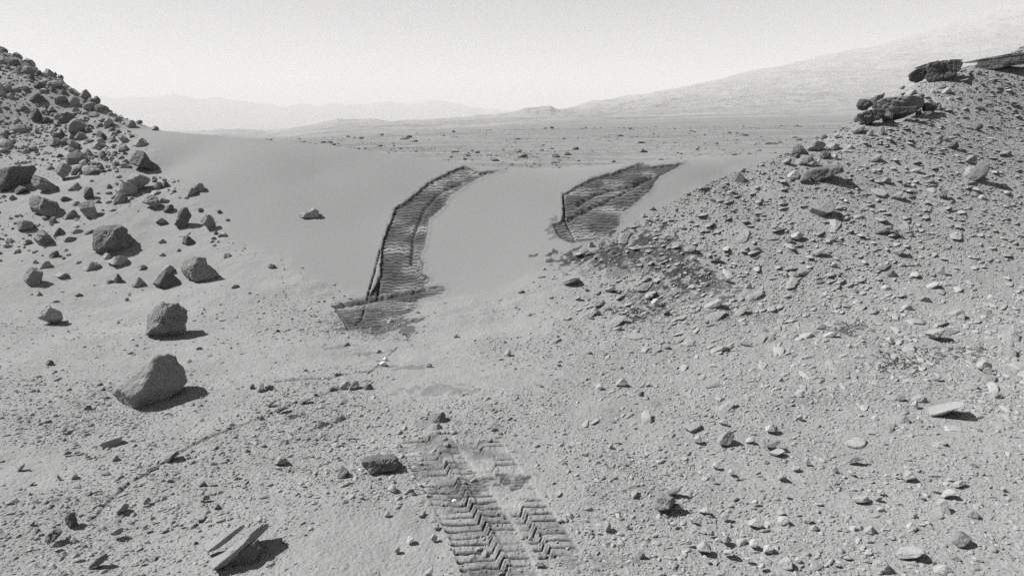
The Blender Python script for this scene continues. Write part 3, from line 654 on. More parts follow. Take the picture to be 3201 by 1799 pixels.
HR('rock', 'pale rounded stone at the left end of a thin vein', 'the pale rounded stone', 'C3', [(345, 1110), (350, 1050), (385, 1030), (430, 1040), (480, 1090), (505, 1125), (440, 1130)], 'pale', k=15, sub=4)
HR('rock', 'pale smooth egg stone left of the tread prints', 'the smooth egg stone', 'C3', [(1480, 1405), (1490, 1350), (1520, 1325), (1560, 1340), (1580, 1380), (1570, 1408)], 'light', k=15, sub=4)
HR('rock', 'upper angular lump of the broken pair above the tread prints', 'the broken pair of lumps', 'C3', [(1925, 690), (1940, 655), (2000, 620), (2050, 600), (2090, 640), (2075, 690), (2040, 720), (1970, 715)], 'dark', k=18, rough=.08, sub=5, crack=.08)
HR('rock', 'lower pale slabby lump of the broken pair above the tread prints', None, 'C3', [(1865, 785), (1900, 740), (1990, 720), (2065, 700), (2060, 750), (2010, 780), (1940, 800)], 'mid', k=18, sub=4)
HR('rock', 'wedge stone, bright left and black right, right of the tread prints', 'the two-toned wedge', 'C4', [(2205, 990), (2210, 920), (2235, 895), (2290, 920), (2300, 945), (2260, 990), (2225, 1005)], 'pale', k=16, sub=4)
HR('rock', 'tall pale shard at the bottom edge left of the tread prints', 'the tall pale shard', 'C4', [(400, 1450), (420, 1395), (455, 1355), (490, 1358), (495, 1450), (450, 1480), (400, 1470)], 'light', k=18, sub=4)
HR('rock', 'flat grey rock with a stepped face right of the tread prints', 'the stepped grey rock', 'R7', [(435, 840), (440, 740), (480, 670), (530, 680), (560, 720), (600, 735), (630, 770), (560, 830), (470, 862)], 'mid', k=16, nplanes=3, planes=[(0, -.5, .85, .6)], rough=.07, layers=3, sub=5)
# right hill: ledges and boulders
HR('rock_outcrop', 'broad dark cracked ledge block, highest outcrop left of the edge ledge', 'the upper ledge', 'R2', [(1610, 260), (1640, 215), (1760, 195), (1890, 200), (1905, 270), (1860, 335), (1800, 385), (1690, 415), (1640, 380), (1620, 320)], 'ledge', k=22, nplanes=3, layers=3, lay_dir=(-.15, 0, 1), rough=.14, crack=.16, sub=6, thick=.8, seed=61, facet=False)
HR('rock_outcrop', 'rounded dark lobe at the left end of the upper ledge', None, 'R2', [(1440, 330), (1480, 285), (1560, 250), (1620, 260), (1640, 330), (1610, 395), (1500, 410), (1440, 390)], 'ledge', k=14, nplanes=3, rough=.13, crack=.12, sub=5, thick=.7, seed=62, facet=False)
HR('rock_outcrop', 'thin jutting cap plate on top of the upper ledge', None, 'R2', [(1490, 262), (1600, 222), (1750, 195), (1800, 200), (1700, 235), (1560, 265)], 'ledge', k=24, nplanes=1, layers=4, lay_dir=(-.2, 0, 1), rough=.08, sub=5, thick=1.2, lift=-.1, facet=False)
HR('rock_outcrop', 'thin pale slab lying on the right end of the upper ledge', None, 'R2', [(1760, 200), (1790, 188), (1930, 180), (1940, 195), (1850, 210)], 'pale', k=24, nplanes=1, rough=.06, sub=4, thick=1.5, facet=False)
HR('rock_outcrop', 'thick dark ledge body at the right edge of the skyline', 'the skyline ledge at right edge', 'R2', [(2005, 215), (2060, 195), (2200, 200), (2340, 180), (2640, 150), (2650, 220), (2400, 250), (2200, 292), (2080, 290)], 'ledge', k=20, nplanes=2, layers=2, lay_dir=(-.1, 0, 1), rough=.13, crack=.14, sub=6, thick=.9, seed=63, facet=False)
HR('rock_outcrop', 'flat grey cap plate over the skyline ledge at the right edge', None, 'R2', [(1990, 200), (2200, 160), (2400, 130), (2640, 112), (2640, 178), (2400, 198), (2200, 203)], 'dark', k=24, nplanes=1, layers=4, lay_dir=(-.1, 0, 1), rough=.08, sub=6, thick=1.6, seed=64, facet=False)
HR('rock_outcrop', 'knobbly blunt head of the lower ledge on the right hill', 'the lower ledge head', 'R2', [(890, 590), (900, 640), (915, 690), (1000, 690), (1040, 640), (1020, 590), (960, 583)], 'ledge', k=14, rough=.16, crack=.1, sub=5, thick=.8, lift=-.15, facet=False)
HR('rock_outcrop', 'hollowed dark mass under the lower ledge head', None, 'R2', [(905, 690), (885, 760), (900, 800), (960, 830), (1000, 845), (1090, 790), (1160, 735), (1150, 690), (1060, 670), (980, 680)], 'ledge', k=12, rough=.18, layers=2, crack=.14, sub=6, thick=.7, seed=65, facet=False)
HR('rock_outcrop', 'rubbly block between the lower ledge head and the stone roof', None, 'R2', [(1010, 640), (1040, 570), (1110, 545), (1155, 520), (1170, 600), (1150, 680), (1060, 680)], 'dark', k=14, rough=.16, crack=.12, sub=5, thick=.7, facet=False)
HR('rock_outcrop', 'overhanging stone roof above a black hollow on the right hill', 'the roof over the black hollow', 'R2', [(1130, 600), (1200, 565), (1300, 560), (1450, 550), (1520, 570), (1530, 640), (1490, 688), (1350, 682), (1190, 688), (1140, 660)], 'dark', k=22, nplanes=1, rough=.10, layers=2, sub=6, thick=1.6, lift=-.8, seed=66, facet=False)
HR('rock_outcrop', 'added dark rock standing for the shade beneath the stone roof', None, 'R2', [(1230, 660), (1480, 655), (1470, 710), (1380, 760), (1265, 800), (1240, 740)], 'ledge', k=22, nplanes=0, planes=[(.1, -.5, -.85, .35)], rough=.06, sub=5, thick=.5, facet=False)  # added dark rock, stands in for the shade of the hollow
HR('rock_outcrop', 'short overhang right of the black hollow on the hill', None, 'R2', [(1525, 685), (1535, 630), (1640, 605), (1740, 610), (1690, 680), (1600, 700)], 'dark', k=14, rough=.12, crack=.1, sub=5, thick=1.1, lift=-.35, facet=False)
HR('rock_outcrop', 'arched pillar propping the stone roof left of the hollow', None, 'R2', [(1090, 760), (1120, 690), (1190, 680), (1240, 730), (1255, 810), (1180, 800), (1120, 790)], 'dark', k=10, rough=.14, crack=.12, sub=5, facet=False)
HR('boulder', 'craggy dark boulder heading the rock pile on the right skyline', 'the craggy skyline boulder', 'R2', [(215, 1150), (230, 1080), (280, 1040), (340, 1060), (390, 1110), (400, 1140), (330, 1130), (280, 1180), (225, 1180)], 'dark', k=14, rough=.14, crack=.1, sub=5)
HR('boulder', 'rough rounded boulder right of the craggy skyline boulder', None, 'R2', [(380, 1080), (400, 1010), (450, 985), (560, 1010), (580, 1080), (500, 1110), (420, 1105)], 'mid', k=9, rough=.12, sub=5)
HR('boulder', 'squared grey boulder on the rock pile of the right skyline', 'the squared grey boulder', 'R2', [(580, 1080), (575, 1020), (600, 1005), (660, 1020), (715, 1035), (700, 1080), (620, 1095)], 'mid', k=18, sub=4)
HR('boulder', 'smooth loaf-shaped boulder below the craggy skyline boulder', 'the loaf-shaped boulder', 'R2', [(245, 1225), (280, 1190), (370, 1150), (440, 1145), (462, 1180), (400, 1225), (300, 1245)], 'mid', k=8, sub=5)
HR('boulder', 'small rounded boulder left of the loaf-shaped boulder', None, 'R2', [(130, 1225), (170, 1185), (220, 1170), (260, 1195), (230, 1240), (160, 1245)], 'mid', k=8, sub=4)
HR('boulder', 'lumpy grey boulder right of the loaf-shaped boulder', None, 'R2', [(485, 1180), (520, 1120), (590, 1090), (640, 1115), (645, 1160), (560, 1180)], 'dark', k=9, rough=.16, sub=4)
HR('boulder', 'dark rounded left end of the long black boulder pair', None, 'R2', [(320, 1420), (325, 1340), (370, 1300), (430, 1290), (450, 1350), (400, 1400), (345, 1440)], 'dark', k=9, sub=5)
HR('boulder', 'long black flat-topped boulder with a pale notch, right hillside', 'the long black boulder', 'R2', [(430, 1310), (480, 1255), (600, 1225), (720, 1265), (745, 1305), (640, 1350), (540, 1390), (490, 1420), (450, 1390)], 'dark', k=18, nplanes=2, planes=[(-.1, -.1, 1, .6)], rough=.08, sub=5)
HR('boulder', 'squared dark block with clean faces in the rubble of the right slope', 'the squared dark block', 'R3', [(425, 345), (470, 310), (530, 295), (600, 238), (640, 270), (665, 315), (640, 350), (560, 395), (480, 425), (440, 390)], 'mid', k=24, nplanes=1, planes=[(-.1, -.8, .55, .55)], rough=.03, sub=5, thick=.8)
HR('rock', 'square-shouldered stone standing near the right edge, upper of two', 'the square-shouldered stone', 'R2', [(1975, 1170), (2000, 1140), (2080, 1145), (2095, 1200), (2060, 1225), (1995, 1240)], 'mid', k=14, sub=4)
HR('rock', 'broad tent-shaped stone below the square-shouldered stone', None, 'R2', [(1950, 1340), (1975, 1270), (2060, 1250), (2110, 1275), (2145, 1310), (2080, 1345), (2000, 1370)], 'mid', k=12, sub=4)
HR('slanting_stone', 'dark ledge slab under the tent-shaped stone near the right edge', None, 'R2', [(1985, 1410), (2050, 1375), (2130, 1345), (2195, 1300), (2190, 1340), (2120, 1390), (2020, 1420)], 'dark', k=14, sub=4)
HR('slanting_stone', 'long dark layered slab just right of the dune foot', 'the long dark slab', 'R6', [(470, 300), (520, 265), (600, 230), (690, 210), (740, 185), (735, 215), (640, 265), (560, 290)], 'dark', k=14, layers=5, lay_dir=(-.4, 0, 1), rough=.1, sub=5)
HR('slanting_stone', 'striped thick slab of dark and pale layers near the right edge', 'the striped thick slab', 'R4', [(1625, 1075), (1740, 1010), (1850, 960), (1910, 950), (1925, 985), (1860, 1045), (1760, 1120), (1690, 1150), (1650, 1120)], 'light', k=24, nplanes=0, planes=[(-.45, -.45, .8, .34)], layers=5, lay_dir=(-.5, -.3, .8), rough=.03, sub=6, thick=.9)
HR('slanting_stone', 'layered leaning slab near the bottom right corner', 'the layered corner slab', 'R5', [(1320, 1290), (1340, 1190), (1460, 1130), (1530, 1150), (1560, 1175), (1500, 1240), (1400, 1285), (1350, 1305)], 'light', k=20, nplanes=0, planes=[(-.3, -.4, .9, .42)], layers=5, lay_dir=(-.4, -.4, .9), rough=.04, sub=6)
HR('rock', 'knobbly rounded rock beside the layered corner slab', 'the knobbly corner rock', 'R5', [(1030, 1320), (1090, 1285), (1180, 1280), (1240, 1320), (1260, 1370), (1210, 1420), (1110, 1430), (1065, 1365)], 'pale', k=7, rough=.18, crack=.1, sub=5)
HR('rock', 'pale pointed tetrahedral stone in the lower right gravel', 'the pale tetrahedral stone', 'R5', [(1360, 480), (1358, 420), (1395, 378), (1440, 400), (1485, 445), (1380, 495)], 'pale', k=18, nplanes=2, sub=4)
HR('rock', 'pale tall triangular stone with a straight dark base at lower right', 'the tall triangular stone', 'R5', [(1675, 805), (1680, 740), (1745, 650), (1790, 690), (1820, 760), (1845, 808)], 'light', k=20, nplanes=2, sub=4, thick=.5)
HR('rock', 'pale wedge overlapping the top of the tall triangular stone', None, 'R5', [(1740, 650), (1760, 600), (1820, 562), (1880, 580), (1830, 630), (1780, 670)], 'light', k=18, sub=4)
HR('rock', 'pale faceted block with black underside in the lower right gravel', 'the pale faceted block', 'R5', [(860, 690), (890, 660), (985, 615), (1005, 650), (1015, 680), (950, 705), (890, 715)], 'light', k=20, nplanes=1, planes=[(-.1, -.4, .9, .5)], sub=4)
HR('rock', 'pale rounded cobble, largest of the bottom right gravel', 'the largest cobble', 'R5', [(90, 905), (100, 860), (150, 832), (200, 850), (225, 890), (200, 925), (140, 940)], 'light', k=9, sub=4)
HR('rock', 'dark sided stone leaning right, upper middle of the lower right gravel', 'the dark-sided leaning stone', 'R5', [(790, 320), (800, 270), (850, 230), (960, 250), (900, 285), (840, 315)], 'mid', k=16, sub=4)
HR('rock', 'half-buried bulging grey rock right of the layered corner slab', 'the half-buried grey rock', 'R5', [(1830, 1120), (1860, 1030), (1930, 975), (2000, 1010), (2030, 1050), (1980, 1130), (1920, 1165)], 'mid', k=10, sub=5)

# ---- smaller ones: (tile, x0, y0, x1, y1, shape, tone); their labels come from what they lie beside
SMALL = '''T1 930 485 1010 560 round dark|T1 800 420 905 505 wedge mid|T1 690 480 790 580 round mid|T1 590 410 680 465 pyramid dark|T1 535 240 575 280 pyramid dark|T1 575 265 635 330 block mid|T1 320 590 410 750 block dark
T1 400 690 520 760 low dark|T1 755 710 840 765 wedge pale|T1 835 750 940 808 slabl dark|T1 585 805 645 885 pyramid dark|T1 740 835 860 935 wedge mid|T1 1085 795 1160 840 round mid|T1 1150 815 1230 862 round dark|T1 1340 905 1475 990 wedge pale
T1 1260 720 1370 800 low pale|T1 1370 720 1430 765 round mid|T1 1520 780 1600 830 low mid|T1 490 905 600 985 block mid|T1 700 950 820 1005 low dark|T1 820 1010 925 1085 round mid|T1 565 1060 630 1105 low dark|T1 1130 1140 1215 1192 round dark
T1 1210 1115 1290 1172 round mid|T1 300 470 460 560 low dark|T1 700 600 800 640 low mid|T1 330 330 440 420 block dark|T1 350 220 420 290 wedge dark|T1 270 260 340 320 block dark|T1 480 560 560 660 spire pale|T1 640 640 690 690 wedge dark|T1 960 755 1070 795 low mid
T1 970 690 1090 745 slabl mid|T1 1000 1225 1085 1260 low dark|T1 880 1320 950 1360 low mid|T1 1120 1035 1185 1070 low dark|T1 1225 1045 1285 1075 low dark|T1 1060 1370 1115 1410 round mid|T1 1620 1340 1700 1400 low dark|T1 450 1180 540 1230 low mid
T2 150 100 275 180 low dark|T2 580 205 710 262 low dark|T2 720 245 800 300 round mid|T2 845 115 935 240 block dark|T2 945 235 1015 280 low mid|T2 640 335 790 440 wedge pale|T2 175 420 320 570 round mid|T2 540 510 660 610 pyramid dark
T2 490 755 610 828 block dark|T2 385 855 505 940 block pale|T2 330 825 382 900 pyramid pale|T2 555 955 700 1035 slabl pale|T2 1640 285 1750 370 wedge dark|T2 1965 315 2045 357 low mid|T2 2170 335 2225 375 round dark|T2 2265 428 2310 452 low dark
T2 1870 115 2000 200 low mid|T2 1910 60 2052 165 wedge pale|T2 1800 595 1965 697 pyramid dark|T2 1530 400 1675 480 slabl pale|T2 1575 615 1665 692 slabl pale|T2 1765 725 1815 772 round mid|T2 1590 770 1665 818 low pale|T2 2225 770 2330 832 low pale
T2 1025 770 1135 838 low light|T2 1140 975 1230 1082 pyramid dark|T2 1065 1045 1145 1090 round dark|T2 840 860 1005 950 low pale|T2 745 850 840 890 low pale|T2 1370 885 1485 950 low pale|T2 730 1170 840 1212 slabl mid|T2 355 1150 420 1214 pyramid pale
T2 680 105 740 155 round pale|T2 1055 80 1115 118 round mid|T2 1110 200 1160 230 low dark|T2 1080 320 1190 360 slabl mid|T2 600 610 800 665 low mid|T2 230 635 330 690 low mid|T2 850 540 960 585 slab dark|T2 1780 570 1920 620 plate pale|T2 640 730 685 765 round mid|T2 730 475 810 530 slabl pale|T2 680 530 830 590 wedge pale
T2 610 810 670 850 round mid|T2 1250 1222 1292 1252 round dark|T2 2010 1370 2050 1395 round pale|T2 520 1250 610 1275 low mid|T2 2310 1090 2420 1125 low mid|T3 455 560 545 617 low dark|T3 835 1015 930 1050 low dark|T3 595 1230 670 1292 wedge pale|T3 360 860 400 890 round mid|T3 2500 800 2560 850 round mid
T4 175 310 245 392 slab mid|T4 710 400 790 467 pyramid pale|T4 1120 235 1195 290 wedge pale|T4 515 1095 590 1162 round mid|T4 350 965 400 1022 round dark|T4 1155 720 1290 802 round pale|T4 1430 655 1510 710 wedge pale|T4 2005 630 2120 685 low mid|T4 2235 1305 2370 1388 round mid
T4 1705 885 1760 925 round mid|T4 1790 915 1850 950 round mid|T4 1485 850 1575 880 low pale|T4 1430 930 1490 965 slab dark|T4 1630 215 1800 332 bar dark|T4 1515 345 1605 397 block dark|T4 290 495 360 540 bar dark|T4 2325 415 2425 462 bar dark|T4 630 190 715 228 low dark|T4 740 185 800 218 low mid|T4 850 235 910 262 low dark
T4 565 400 605 485 spire pale|T4 295 890 350 940 round mid|T4 270 600 320 645 pyramid mid|T4 2145 715 2220 760 pyramid mid|T4 2160 865 2270 912 plate pale|T4 1980 860 2060 895 plate pale|T4 1990 505 2075 540 low mid|T4 2080 300 2215 345 low pale|T4 2455 180 2530 210 low dark|T4 710 1215 800 1262 low pale|T4 890 1125 930 1160 round light|T4 1935 1100 1990 1135 round dark|T4 1390 1275 1430 1310 round pale|T4 2260 265 2310 300 wedge dark
C3 190 615 245 682 spire dark|C3 345 545 505 622 bar dark|C3 575 475 710 528 bar dark|C3 270 500 345 542 slab dark|C3 1720 1405 1780 1435 low dark|C3 2020 415 2170 470 plate light|C3 2010 440 2200 485 plate light|C3 1850 115 1940 160 round mid|C3 1000 290 1100 385 block pale|C3 1090 285 1190 385 block mid|C3 1230 320 1345 380 block dark
C3 160 310 240 400 block pale|C3 235 330 340 385 round dark|C3 880 350 990 390 low dark|C3 725 415 800 440 low dark|C3 30 975 110 1012 pyramid mid|C3 85 340 145 370 low dark|C3 1395 90 1475 142 low white|C3 1440 50 1485 80 low white|C3 1180 1165 1262 1190 low white|C3 950 1045 1015 1078 low pale|C3 735 1200 785 1228 low light
C3 2215 890 2275 915 low pale|C3 2460 460 2510 490 round pale|C3 2095 225 2170 250 low mid|C2 870 1185 947 1228 slab dark|C2 1310 955 1392 1005 round mid|C2 2485 1260 2570 1345 wedge pale|C2 1600 885 1648 922 block dark|C2 1600 955 1670 985 low mid|C2 1875 785 1910 812 round mid|C2 1985 1105 2035 1140 slab dark
C2 2395 1140 2460 1165 low dark|C2 2480 1175 2525 1215 wedge dark|C2 185 1060 245 1088 low dark|C2 1200 1265 1270 1292 low mid|C4 225 1035 305 1117 round light|C4 465 1010 540 1096 round light|C4 95 1140 160 1206 wedge light|C4 0 795 62 852 round pale|C4 2485 575 2550 657 plate light|C4 1725 590 1785 647 plate light|C4 1735 860 1800 897 low pale|C4 680 668 737 698 low white
C4 345 795 420 850 plate pale|C4 495 920 560 965 plate light|C4 1450 1030 1500 1095 low pale|C4 1500 1285 1615 1345 low pale|C4 1035 60 1110 95 slab mid|C4 760 70 825 105 low mid|C4 1835 125 1875 172 round mid|C4 2255 115 2310 155 low light|C4 2430 195 2470 235 wedge pale
R1 300 1395 345 1432 pyramid pale|R1 2195 450 2352 548 low dark|R1 1380 790 1445 826 slab dark|R1 1290 855 1348 902 round mid|R1 760 1140 822 1202 wedge pale|R1 2400 1195 2500 1255 block dark|R1 1740 1180 1850 1262 slab mid|R1 1790 1285 1857 1332 round mid|R1 1965 700 2050 750 block dark|R1 2150 620 2250 665 slab pale|R1 930 1205 990 1245 block dark|R1 975 1225 1040 1265 low dark|R1 1990 1290 2110 1350 slab dark|R1 2210 700 2245 770 spire dark|R1 1760 920 1840 960 slab dark|R1 2000 980 2070 1015 low dark
R2 785 1035 850 1092 round pale|R2 515 935 592 987 round dark|R2 655 915 715 978 slab mid|R2 990 880 1070 950 round mid|R2 1395 475 1490 548 wedge light|R2 1480 515 1580 578 low dark|R2 1745 458 1840 542 wedge light|R2 1625 468 1700 532 block mid|R2 1790 995 1915 1085 wedge dark|R2 1040 1120 1145 1212 slab mid|R2 2060 825 2160 905 block dark|R2 1415 1275 1532 1320 slab light|R2 1590 1380 1672 1432 block mid
R2 1140 1350 1240 1428 low mid|R2 2075 290 2142 348 block dark|R2 1710 425 1780 485 slab dark|R2 1110 855 1170 935 round mid|R2 1780 550 1875 600 low light|R2 640 1135 710 1190 block light|R2 2050 640 2170 695 low dark|R2 1330 445 1380 480 round dark|R2 190 1290 320 1370 wedge light|R2 1620 600 1740 690 low mid|R2 1750 955 1820 995 low dark|R2 1720 880 1745 940 spire dark|R2 440 1185 530 1255 slab light|R2 860 735 915 810 round dark|R2 830 840 960 930 slab mid
R3 1005 130 1195 218 plate light|R3 1250 150 1350 242 slab mid|R3 1700 140 1815 242 wedge dark|R3 230 540 370 642 slab light|R3 170 590 240 676 wedge mid|R3 1090 490 1235 587 slab dark|R3 1250 715 1370 806 slab mid|R3 1700 870 1790 1002 spire mid|R3 1490 1210 1642 1288 low mid|R3 1180 935 1290 1012 low dark|R3 455 720 562 802 slab mid|R3 755 1185 795 1227 pyramid dark
R3 785 325 840 372 block mid|R3 625 865 702 912 low light|R3 1340 60 1400 100 slab dark|R3 1600 115 1690 170 plate light|R3 2110 190 2190 245 round pale|R3 2000 720 2040 755 low pale|R3 640 600 700 660 slab dark|R3 1305 590 1365 625 low dark|R3 1400 570 1470 610 low mid|R3 1130 1090 1240 1150 low light|R3 1590 1060 1710 1140 slab light|R3 865 1140 910 1172 low dark|R3 2195 1190 2270 1250 low light|R3 1460 865 1525 900 low pale|R3 1310 870 1380 920 round pale
R4 1330 1 1450 72 wedge light|R4 1790 40 1975 165 wedge pale|R4 1365 145 1500 212 plate light|R4 1575 230 1760 362 slab pale|R4 1170 330 1265 392 low light|R4 570 265 690 342 slab light|R4 1100 575 1180 627 low light|R4 1225 715 1310 767 low light|R4 2090 575 2240 657 round light|R4 2165 635 2265 702 low mid|R4 1660 715 1735 772 slab mid
R4 1175 905 1300 982 plate light|R4 1430 905 1625 990 low pale|R4 1430 960 1510 1067 wedge light|R4 1900 1085 2150 1198 plate light|R4 1730 1210 1965 1308 plate light|R4 1310 1115 1432 1218 pyramid mid|R4 1485 1110 1530 1187 pyramid light|R4 1615 1205 1675 1257 low light|R4 0 880 97 958 low light|R4 130 1005 195 1047 low pale|R4 955 1265 1100 1317 plate light
R4 765 1350 1018 1442 plate light|R4 1640 1370 1780 1440 slab light|R4 2085 1250 2155 1302 round dark|R4 0 1210 100 1282 wedge light|R4 285 1110 350 1167 wedge light|R4 1040 1120 1105 1160 low light|R4 1300 920 1375 978 round dark|R4 780 395 850 458 low light|R4 480 210 545 255 round pale|R4 1360 1050 1410 1095 round mid|R4 90 740 165 790 low mid|R4 905 315 975 352 low pale|R4 1525 395 1600 425 low pale
R5 1085 575 1180 622 low light|R5 1075 640 1152 697 round pale|R5 1075 745 1182 805 low light|R5 1035 820 1120 872 plate light|R5 360 835 430 917 wedge pale|R5 405 930 527 997 low light|R5 815 935 887 1002 block light|R5 955 935 1092 1022 low light|R5 1385 905 1477 982 block light|R5 1855 475 1977 560 slab light|R5 1800 455 1905 502 low light|R5 110 1255 247 1377 round light|R5 270 1255 327 1312 round light
R5 1990 775 2115 858 low pale|R5 2015 310 2102 357 wedge dark|R5 2135 390 2180 442 block mid|R5 2220 100 2350 232 plate light|R5 1660 1330 1862 1430 low light|R5 1840 1250 1950 1300 wedge dark|R5 725 1110 865 1172 low light|R5 755 1235 852 1282 slab light|R5 95 780 177 832 low light|R5 0 1130 50 1197 low light|R5 240 345 320 383 plate light|R5 90 410 185 475 round pale|R5 640 350 710 392 wedge mid|R5 1370 260 1450 285 slab pale|R5 1650 540 1780 630 plate pale|R5 670 1310 735 1358 wedge pale|R5 1515 905 1585 945 slab light
R5 2330 540 2400 588 wedge light|R5 965 1275 1040 1318 low pale|R5 1265 430 1350 462 wedge light|R5 810 390 870 420 low light|R5 640 500 725 530 low pale|R5 1505 645 1580 678 plate light
R6 245 1295 337 1347 block dark|R6 1120 765 1340 862 plate light|R6 1510 905 1617 947 low dark|R6 835 1280 915 1357 round light|R6 1040 1225 1167 1302 low light|R6 1260 1360 1337 1407 round dark|R6 1020 700 1112 757 slab light|R6 1400 430 1480 512 block light|R6 1945 430 2112 532 slab light|R6 2295 820 2377 902 wedge light|R6 815 545 900 587 low dark|R6 725 770 815 807 low light|R6 510 610 612 647 plate light
R6 1340 1270 1402 1307 slab pale|R6 2000 1175 2067 1212 low light|R6 1130 925 1190 967 wedge mid|R6 725 320 775 347 pyramid dark|R6 700 950 800 1002 slab mid|R6 1520 540 1592 602 round dark|R6 915 305 1040 365 slab mid|R6 230 195 330 225 slab mid|R6 630 405 700 440 slab light|R6 1710 650 1770 688 block light|R6 1170 700 1240 730 slab light|R6 760 590 815 625 low pale|R6 910 770 945 800 pyramid dark|R6 2130 220 2200 265 slab dark|R6 2335 265 2415 325 block mid|R6 1940 640 1990 690 wedge dark|R6 1900 1185 1945 1230 wedge light|R6 1890 490 1915 530 round dark|R6 435 1085 505 1125 block dark|R6 430 890 490 940 round dark|R6 50 345 120 378 slab dark
R7 550 640 662 716 slab dark|R7 580 790 700 845 round mid|R7 680 45 845 152 plate light|R7 980 130 1160 272 wedge pale|R7 1410 70 1547 142 wedge light|R7 1240 185 1337 242 wedge light|R7 1440 200 1550 292 slab mid|R7 1440 300 1612 362 plate light|R7 1000 30 1092 82 low pale|R7 950 410 1012 465 block light|R7 1085 480 1147 522 low light|R7 810 1125 942 1222 low light|R7 1030 1085 1117 1147 round mid
R7 1280 1110 1362 1182 round light|R7 1415 1165 1500 1240 block light|R7 1035 1200 1132 1262 slab light|R7 905 1030 972 1087 wedge pale|R7 700 1115 767 1162 low light|R7 1265 925 1407 998 low light|R7 275 1230 347 1287 block dark|R7 985 1395 1057 1448 plate light|R7 1360 1330 1432 1387 wedge light|R7 820 815 942 877 pyramid light|R7 1025 870 1097 927 block pale|R7 730 920 817 957 low light|R7 1310 755 1367 792 block light|R7 1540 850 1612 892 low light|R7 1545 525 1622 577 low pale
R7 205 65 240 90 low light|R7 0 255 48 288 low light|R7 150 320 195 355 wedge pale|R7 160 980 200 1010 low pale|R7 340 920 375 962 wedge light|R7 580 955 622 995 plate light|R7 1245 1270 1297 1307 slab light|R7 1770 385 1837 430 low mid|R7 785 165 850 240 block pale|R7 850 1255 905 1297 low light|R7 930 550 972 590 round mid|R7 1600 695 1647 732 wedge pale'''
AUTO = []   # objects waiting for a label: (object, u, v, w, shape, tone)
SMALL_BOXES = [e.split() for row in SMALL.split('\n') for e in row.split('|')]
random.seed(4)
for e in SMALL_BOXES:
    t, x0, y0, x1, y1, kd, tn = e[0], *map(float, e[1:5]), e[5], e[6]
    (u0, v0), (u1, v1) = tileD(t, x0, y0), tileD(t, x1, y1)
    nm = {'slab': 'slanting_stone', 'bar': 'slanting_stone', 'slabl': 'slanting_stone', 'plate': 'flat_stone', 'spire': 'rock_shard'}.get(kd, 'rock')
    big = (u1 - u0) > 30
    kw = dict(k=random.choice([16, 22, 28]), nplanes=random.choice([2, 4, 6]), rough=random.uniform(.05, .10), thick=random.uniform(.6, .9))
    if tn == 'dark' and kd in ('round', 'block') and random.random() < .5: kw['rough'] = .14
    if kd in ('slab', 'slabl'): kw.update(k=18, nplanes=2, thick=.9, planes=[(-.5, -.35, .8, .42)], layers=random.choice([0, 3, 4]))
    if kd == 'plate': kw.update(k=16, nplanes=3)
    ol = [(a + random.uniform(-.12, .12), b + random.uniform(-.12, .12)) for a, b in OUT[kd]]
    o = put_rock(nm, '', 'rock', (u0, v0, u1, v1), kd, tn, outline=ol, sub=4 if big else 3, **kw)
    AUTO.append((o, (u0 + u1) / 2, (v0 + v1) / 2, u1 - u0, kd, tn))
print('catalogued', NROCK)

# ------------------------------------------------------------------ rubble, chips and pebbles
rs = np.random.RandomState(11)
TEMPL = {0: [], 1: [], 3: []}
for sub, cnt in ((0, 16), (1, 24), (3, 20)):
    for i in range(cnt):
        flat = i % 2
        p, F = rock_shape(500 + i * 3 + sub, sub, OUT[random.choice(['round', 'block', 'wedge', 'pyramid', 'low', 'plate'])], 1, 1, random.uniform(.6, 1), k=22 if sub < 2 else 16, nplanes=6, rough=.10)
        TEMPL[sub].append((p / np.abs(p).max(), F))
def dens_fields(x, y):
    z = ground_z(x, y); u, v, d = project(x, y, z)
    sd = sdf(DUNE, u, v); back = (y > 12.2) & (x / y > -.52) & (x / y < .36) & (y < 18.5)
    return z, u, v, d, np.where(back, 50, sd)
inst = {k: [] for k in ('x', 'y', 'z', 's', 'el', 'flat', 'az', 'tilt', 'u', 'v', 'd')}
def scatter(n, y0, y1, dens, smin, smax, alpha, el, flat, az, azj, tilt, amax=1.15, skip_boxes=True):
    y = np.sqrt(rs.uniform(y0 ** 2, y1 ** 2, n)); x = rs.uniform(-amax, amax, n) * y
    z, u, v, d, sd = dens_fields(x, y)
    keep = (u > -900) & (u < 3400) & (v < 1750) & (rs.uniform(size=n) < dens(x, y, u, v, sd))
    s = smin * rs.uniform(size=n) ** (-1 / alpha); keep &= s < smax
    x, y, z, u, v, d, s = [q[keep] for q in (x, y, z, u, v, d, s)]
    z = surface_z(x, y); q_ = (LAST_TID == 0) | (rs.uniform(size=len(x)) < .25); x, y, z, u, v, d, s = [w_[q_] for w_ in (x, y, z, u, v, d, s)]
    if skip_boxes:
        big = s * FD / d > 5; bad = np.zeros(len(x), bool)
        for (u0, v0, u1, v1, _) in PLACED:
            bad |= (u > u0 - 3) & (u < u1 + 3) & (v > v0) & (v < v1 + 2)
        ok = ~(bad & big); x, y, z, u, v, d, s = [q[ok] for q in (x, y, z, u, v, d, s)]
    m = len(x)
    for k, a in (('x', x), ('y', y), ('z', z), ('s', s), ('u', u), ('v', v), ('d', d), ('el', rs.uniform(*el, m)), ('flat', rs.uniform(*flat, m)),
                 ('az', rs.normal(az, azj, m)), ('tilt', rs.uniform(*tilt, m))): inst[k].append(a)
    return m
SL = lambda u, v: ss(0, 60, (v - 440) * .9 + (u - 1830) * .62) * ss(1150, 850, v) * ss(1350, 1700, u)      # right slope of chips
